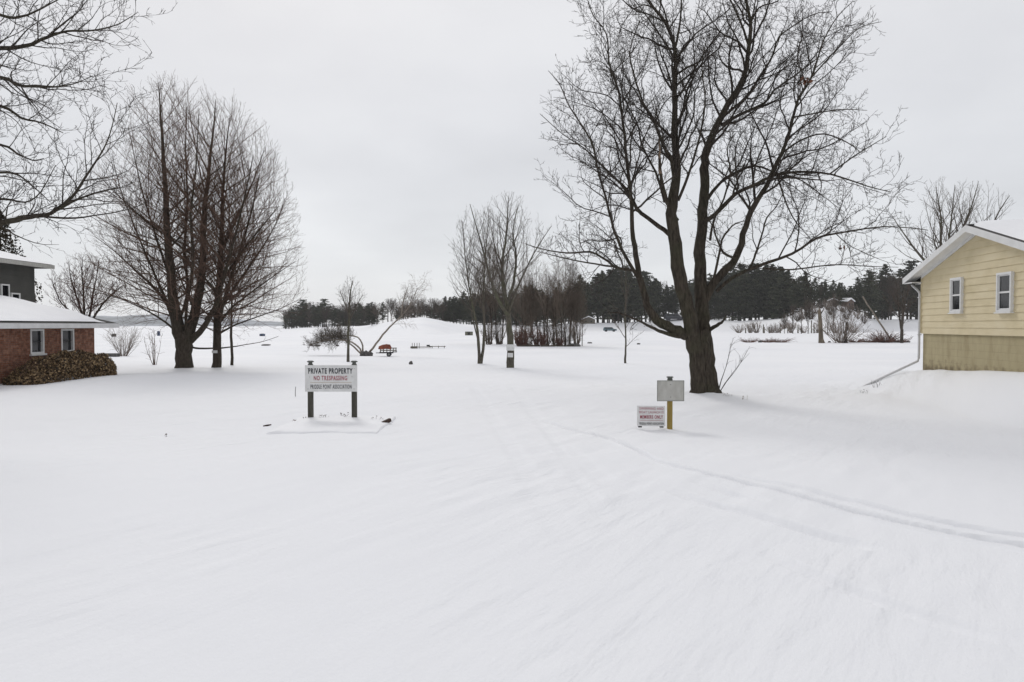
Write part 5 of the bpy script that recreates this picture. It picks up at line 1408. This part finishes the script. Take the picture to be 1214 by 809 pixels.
yellow_house()

# ------------------------------------------------------------------ brick house
def brick_house():
    XW = -18.05; Y0, Y1 = 14.0, 29.5; zb, zt = -1.2, 1.62
    t = empty('brick_house', (XW, Y1, -.6), 'low red brick house with a snowy hip roof and a grey upper storey behind', 'house')
    o = Vector((XW, Y1, -.6))
    L = lambda x, y, z: Vector((x, y, z)) - o
    # wall panels left around the window openings, butted end to end
    wn = [(25.57, 26.32), (27.32, 28.12)]; wz0, wz1 = .62, 1.56
    m = MB(); d = 6.0
    def seg(a, b, z0, z1): m.box(L(XW - .12, (a + b) / 2, (z0 + z1) / 2), (.24, b - a, z1 - z0))
    seg(Y0, wn[0][0], zb, zt); seg(wn[0][1], wn[1][0], zb, zt); seg(wn[1][1], Y1, zb, zt)
    for a, b in wn: seg(a, b, zb, wz0); seg(a, b, wz1, zt)
    m.box(L(XW - 4.24, Y1 - .12, (zb + zt) / 2), (8.0, .24, zt - zb)).box(L(XW - 4.24, Y0 + .12, (zb + zt) / 2), (8.0, .24, zt - zb))
    m.build('wall', M['brick'], t)
    for a, b in wn:
        yc = (a + b) / 2; w = b - a; e = .07; zc = (wz0 + wz1) / 2; h = wz1 - wz0
        f = MB()
        f.box(L(XW - .03, a + e / 2, zc), (.10, e, h)).box(L(XW - .03, b - e / 2, zc), (.10, e, h)).box(L(XW - .03, yc, wz1 - e / 2), (.10, w - 2 * e, e)).box(L(XW - .03, yc, wz0 + e / 2), (.10, w - 2 * e, e))
        wd = f.build('window', M['white_paint'], t)
        s = MB().box(L(XW - .07, yc, zc), (.03, w - 2 * e, .04)); s.build('sash', M['darkmetal'], wd)
        MB().box(L(XW - .09, yc, zc), (.01, w - 2 * e, h - 2 * e)).build('pane', M['glass'], wd)
        MB().box(L(XW + .03, yc, wz0 - .03), (.12, w + .10, .07), bev=.01).build('sill', M['white_paint'], wd)
    # hip roof
    ex = XW + .65; ey = 30.25; ze = 1.79; sl = .345
    run = 4.65; zr = ze + sl * run; wx = ex - 2 * run; ny = Y0 - .75
    A = [(ex, ey, ze), (wx, ey, ze), (wx, ny, ze), (ex, ny, ze), (ex - run, ey - run, zr), (ex - run, ny + run, zr)]
    A = [L(*p) for p in A]
    fs = [(0, 1, 4), (1, 2, 5, 4), (2, 3, 5), (3, 0, 4, 5), (0, 3, 2, 1)]
    MB().poly(A, fs).build('roof', M['shingle'], t)
    # snow blanket, pulled back from the far corner where shingles show
    def P(x, y, k=.0):
        q = min(ex - x, ey - y, x - wx, y - ny); return L(x, y, ze + sl * q + k)
    V = []; Q = []; nx, nyy = 44, 74
    xs = [wx + .12 + (ex - .10 - wx - .12) * i / (nx - 1) for i in range(nx)]; ys = [ny + .12 + (ey - .35 - ny) * j / (nyy - 1) for j in range(nyy)]
    for i, x in enumerate(xs):
        for j, y in enumerate(ys):
            q = max(0, min(ex - x, ey - y, x - wx, y - ny))
            bare = max(0, 1 - math.hypot(x - ex, y - ey) / 1.6)
            hh = .10 * min(1, q / .3) * (1 - bare ** .5 * 1.6) + .02 * math.sin(x * 3 + y * 2) * min(1, q)
            V.append(tuple(P(x, y, hh + .004)))
    for i in range(nx - 1):
        for j in range(nyy - 1):
            q = i * nyy + j; Q.append((q, q + nyy, q + nyy + 1, q + 1))
    link_mesh('roof_snow', np_mesh('roof_snow', V, Q, 4, True), M['roofsnow'], t)
    m = MB().box(L(ex - .03, (ey + ny) / 2, ze - .105), (.07, ey - ny, .19)).box(L((ex + wx) / 2 - .04, ey - .03, ze - .105), (ex - wx - .08, .06, .19)); m.build('fascia', M['gutter'], t)
    m = MB().box(L((ex + XW) / 2 - .04, (ey + ny) / 2, ze - .19), (ex - XW - .10, ey - ny - .1, .02)); m.build('soffit', M['white_paint'], t)
    # grey upper storey rising over the lower roof
    xu = -21.5; yu = 30.8; zt2 = 4.29
    MB().box(L(xu - 2.2, (17 + yu) / 2, (zt2 + 1.9) / 2), (4.4, yu - 17, zt2 - 1.9)).build('upper_wall', M['slate'], t)
    m = MB(); z = 2.1
    while z < zt2 - .05:
        m.box(L(xu + .006, (17 + yu) / 2, z), (.012, yu - 17, .016)); z += .22
    m.build('wall_batten', M['slate'], t)
    xe, yf, yn = xu + .55, yu + .5, 16.5
    MB().prism([L(xe, yn, zt2), L(xe, yn, zt2 + .16), L(xe - 3.3, yn, zt2 + 1.0), L(xe - 6.6, yn, zt2 + .16), L(xe - 6.6, yn, zt2)], (0, yf - yn, 0)).build('upper_roof', M['shingle'], t)
    MB().prism([L(xe - .06, yn + .05, zt2 + .185), L(xe - .16, yn + .05, zt2 + .23), L(xe - 3.3, yn + .05, zt2 + 1.06), L(xe - 6.4, yn + .05, zt2 + .23), L(xe - 3.3, yn + .05, zt2 + 1.01)], (0, yf - yn - .1, 0)).build('upper_roof_snow', M['roofsnow'], t)
    MB().box(L(xe + .016, (yf + yn) / 2, zt2 + .07), (.03, yf - yn, .17)).build('upper_fascia', M['signgrey'], t)
    for (a, b2, c, d2) in ((1, 11, 337, 357.5), (13, 23.5, 347.5, 357)):
        ya, yb = -xu / (607 - a) * F, -xu / (607 - b2) * F; ym = (ya + yb) / 2
        za, zc = Z_at(c, ym), Z_at(d2, ym); w = yb - ya; h = za - zc; e = .06
        q = L(xu + .03, ym, (za + zc) / 2)
        f = MB().box(q + Vector((0, 0, h / 2 - e / 2)), (.06, w, e)).box(q - Vector((0, 0, h / 2 - e / 2)), (.06, w, e)).box(q + Vector((0, w / 2 - e / 2, 0)), (.06, e, h - 2 * e)).box(q - Vector((0, w / 2 - e / 2, 0)), (.06, e, h - 2 * e))
        wd = f.build('window', M['white_paint'], t)
        MB().box(q - Vector((.008, 0, 0)), (.02, w - 2 * e, h - 2 * e)).build('pane', M['glass'], wd)
brick_house()

# hedge in front of the brick wall
def leafy(name, centre, fn, n, size, m, label, cat, seed, stem=None):
    """many small leaf faces spread through a volume; fn(rng)->point"""
    rng = random.Random(seed); V = []
    for i in range(n):
        c = fn(rng); s = size * rng.uniform(.6, 1.3)
        u = rvec(rng); w = Quaternion(u, rng.uniform(0, 6.28)) @ u.orthogonal().normalized()
        V += [c + u * s, c + w * s * .5, c - u * s, c - w * s * .5]
    V = np.array([tuple(v) for v in V])
    o = link_mesh(name, np_mesh(name, V, np.arange(len(V)).reshape(-1, 4), 4, False), m)
    return o
def hedge():
    base = Vector((-17.2, 26.2, hz(-17.2, 26.2)))
    t = empty('hedge', base, 'clipped brown and dark green hedge along the brick wall', 'hedge')
    def fn(rng):
        while True:
            v = rng.uniform(-1, 1); uu = rng.uniform(-1, 1); w = rng.random()
            y = base.y + v * 2.65; x = base.x + .02 + uu * .72 
            top = (1.0 + .10 * math.sin(v * 9) + .08 * math.sin(v * 23 + 1 + uu * 3)) * min(1, .38 + .9 * (v + 1)) * min(1, .62 + 1.3 * (1 - v)) * (1 - .25 * uu * uu) 
            e = abs(v) ** 6 + abs(uu) ** 4 * .9 + (w) ** 6
            if math.sin(v * 31 + uu * 9) * math.sin(w * 13 + v * 17) * math.sin(uu * 11 + w * 7) > .22: continue
            if e < 1.0 and e > rng.uniform(0, .8) ** .5 * .55:
                g = hz(x, y)
                return Vector((x - base.x, y - base.y, g - base.z - .03 + w * top))
    o = leafy('foliage', base, fn, 21000, .046, M['hedge'], None, None, 9); o.parent = t
    g = Twigs(); rng = random.Random(3)
    for i in range(60):
        y = rng.uniform(-2.4, 2.4); x = rng.uniform(-.3, .3)
        g.add([Vector((x, y, -.2)), Vector((x + rng.uniform(-.2, .2), y + rng.uniform(-.1, .1), .3)), Vector((x + rng.uniform(-.4, .4), y + rng.uniform(-.25, .25), .75))], [.02, .015, .006], 4)
    link_mesh('stem', g.mesh('stem'), M['twig_left'], t)
hedge()

# conifers behind the brick house
def cone_tree(name, px, Y, topy, w, label, seed, m='thuja', n=9000, size=.09):
    p = onground(px, Y); H = (386 - topy) / F * Y + EYE - p.z
    t = empty(name, p, label, 'tree')
    def fn(rng):
        f = rng.random() ** 1.5; a = rng.uniform(0, 6.28)
        r = w * (1 - f) ** .8 * (.75 + .25 * math.sin(a * 5 + f * 20)) * (rng.random() ** .35)
        return Vector((math.cos(a) * r, math.sin(a) * r, .2 + f * (H - .2)))
    o = leafy('crown', p, fn, n, size, M[m], None, None, seed); o.parent = t
    MB().tube([(0, 0, -.2), (0, 0, H * .5), (0, 0, H * .95)], [.16, .1, .02], 8).build('trunk', M['bark_left'], t)
cone_tree('arborvitae', 2, 40, 250, 3.6, 'brown green conical evergreen behind the grey upper storey', 71)
cone_tree('arborvitae', 39, 44, 338, .75, 'narrow dark evergreen at the corner of the grey upper storey', 72, n=4000)

# withered leaves caught in the left maple
def leaf_cluster(px, py, Y, n, r, seed, label):
    c = at(px, py, Y)
    def fn(rng): return rvec(rng) * r * rng.random()
    o = leafy('dead_leaves', c, fn, n, .07, M['leaf'], None, None, seed); o.location = c
    tag(o, label, 'leaves')
leaf_cluster(206, 231, 35, 26, .4, 81, 'clump of withered orange leaves in the middle of the many stemmed maple')
leaf_cluster(137, 211, 34, 22, .4, 82, 'clump of withered orange leaves at the left side of the many stemmed maple')
leaf_cluster(954, 97, 17.8, 20, .16, 83, 'dark clump of clinging leaves high on the right of the big maple')
leaf_cluster(996, 295, 16.8, 12, .12, 84, 'small hanging cluster of dead leaves low on the right of the big maple')

# ------------------------------------------------------------------ haze
def haze():
    o = MB().box((0, 0, 74), (10600, 10600, 160)).build('haze', None)
    m = bpy.data.materials.new('haze'); m.use_nodes = True; nt = m.node_tree
    for n in list(nt.nodes):
        if n.type != 'OUTPUT_MATERIAL': nt.nodes.remove(n)
    v = nt.nodes.new('ShaderNodeVolumePrincipled'); v.inputs['Density'].default_value = HAZE; v.inputs['Color'].default_value = (.985, .992, 1.0, 1)
    v.inputs['Anisotropy'].default_value = 0.2
    nt.links.new(v.outputs[0], [n for n in nt.nodes if n.type == 'OUTPUT_MATERIAL'][0].inputs['Volume'])
    o.data.materials.clear(); o.data.materials.append(m)
    tag(o, 'thin pale winter haze over the lake and hills', kind='stuff')
HAZE = 0.00010
haze()

# ------------------------------------------------------------------ world, sun, camera
SUN_EL, SUN_AZ = math.radians(38), math.radians(-22)   # azimuth clockwise from +Y
def world():
    w = bpy.data.worlds.new('World'); bpy.context.scene.world = w; w.use_nodes = True
    n = w.node_tree.nodes; l = w.node_tree.links
    bg = n['Background']
    sky = n.new('ShaderNodeTexSky'); sky.sky_type = 'NISHITA'; sky.sun_disc = False; sky.sun_elevation = SUN_EL; sky.sun_rotation = SUN_AZ
    l.new(sky.outputs[0], bg.inputs['Color']); bg.inputs['Strength'].default_value = 0.10
    # overcast cloud deck
    tc = n.new('ShaderNodeTexCoord')
    sp = n.new('ShaderNodeSeparateXYZ'); l.new(tc.outputs['Generated'], sp.inputs[0])
    # project direction on a flat deck: (x,y)/(z+k)
    ad = n.new('ShaderNodeMath'); ad.operation = 'ADD'; ad.inputs[1].default_value = 0.18; 
    ab = n.new('ShaderNodeMath'); ab.operation = 'ABSOLUTE'; l.new(sp.outputs['Z'], ab.inputs[0]); l.new(ab.outputs[0], ad.inputs[0])
    dv = n.new('ShaderNodeVectorMath'); dv.operation = 'DIVIDE'
    cb = n.new('ShaderNodeCombineXYZ'); [l.new(ad.outputs[0], cb.inputs[i]) for i in range(3)]
    l.new(tc.outputs['Generated'], dv.inputs[0]); l.new(cb.outputs[0], dv.inputs[1])
    t = n.new('ShaderNodeTexNoise'); t.inputs['Scale'].default_value = 0.9; t.inputs['Detail'].default_value = 5; t.inputs['Roughness'].default_value = 0.5
    l.new(dv.outputs[0], t.inputs['Vector'])
    r = ramp(n, [(0.30, (0.69, 0.69, 0.705)), (0.52, (0.765, 0.765, 0.78)), (0.70, (0.835, 0.835, 0.845))])
    l.new(t.outputs['Fac'], r.inputs[0])
    # slightly bluer and dimmer towards the horizon
    hr = ramp(n, [(0.0, (1.0, 1.03, 1.05)), (0.16, (0.98, 0.995, 1.01)), (0.5, (1.0, 0.995, 1.0))]); l.new(ab.outputs[0], hr.inputs[0])
    mx = n.new('ShaderNodeMixRGB'); mx.blend_type = 'MULTIPLY'; mx.inputs[0].default_value = 1
    l.new(r.outputs[0], mx.inputs[1]); l.new(hr.outputs[0], mx.inputs[2])
    b2 = n.new('ShaderNodeBackground'); l.new(mx.outputs[0], b2.inputs['Color']); b2.inputs['Strength'].default_value = 1.0
    ms = n.new('ShaderNodeMixShader'); ms.inputs[0].default_value = 0.93
    l.new(bg.outputs[0], ms.inputs[1]); l.new(b2.outputs[0], ms.inputs[2])
    l.new(ms.outputs[0], n['World Output'].inputs['Surface'])
world()
s = bpy.data.lights.new('sun', 'SUN'); s.energy = 1.0; s.angle = math.radians(16); s.color = (1.0, 0.975, 0.94)
so = bpy.data.objects.new('sun', s); COL.objects.link(so)
dvec = Vector((math.sin(SUN_AZ) * math.cos(SUN_EL), math.cos(SUN_AZ) * math.cos(SUN_EL), math.sin(SUN_EL)))
so.rotation_euler = dvec.to_track_quat('Z', 'Y').to_euler()

cd = bpy.data.cameras.new('camera'); cd.lens = 24; cd.sensor_width = 36; cd.clip_start = 0.1; cd.clip_end = 20000
co = bpy.data.objects.new('camera', cd); COL.objects.link(co)
co.location = (0, 0, EYE); co.rotation_euler = (math.radians(90) - PITCH, 0, 0)
sc = bpy.context.scene; sc.camera = co
sc.view_settings.view_transform = 'Standard'; sc.view_settings.look = 'None'; sc.view_settings.exposure = 0.0; sc.view_settings.gamma = 1
sc.cycles.max_bounces = 5; sc.cycles.diffuse_bounces = 3; sc.cycles.glossy_bounces = 2; sc.cycles.volume_bounces = 1
sc.cycles.use_denoising = True
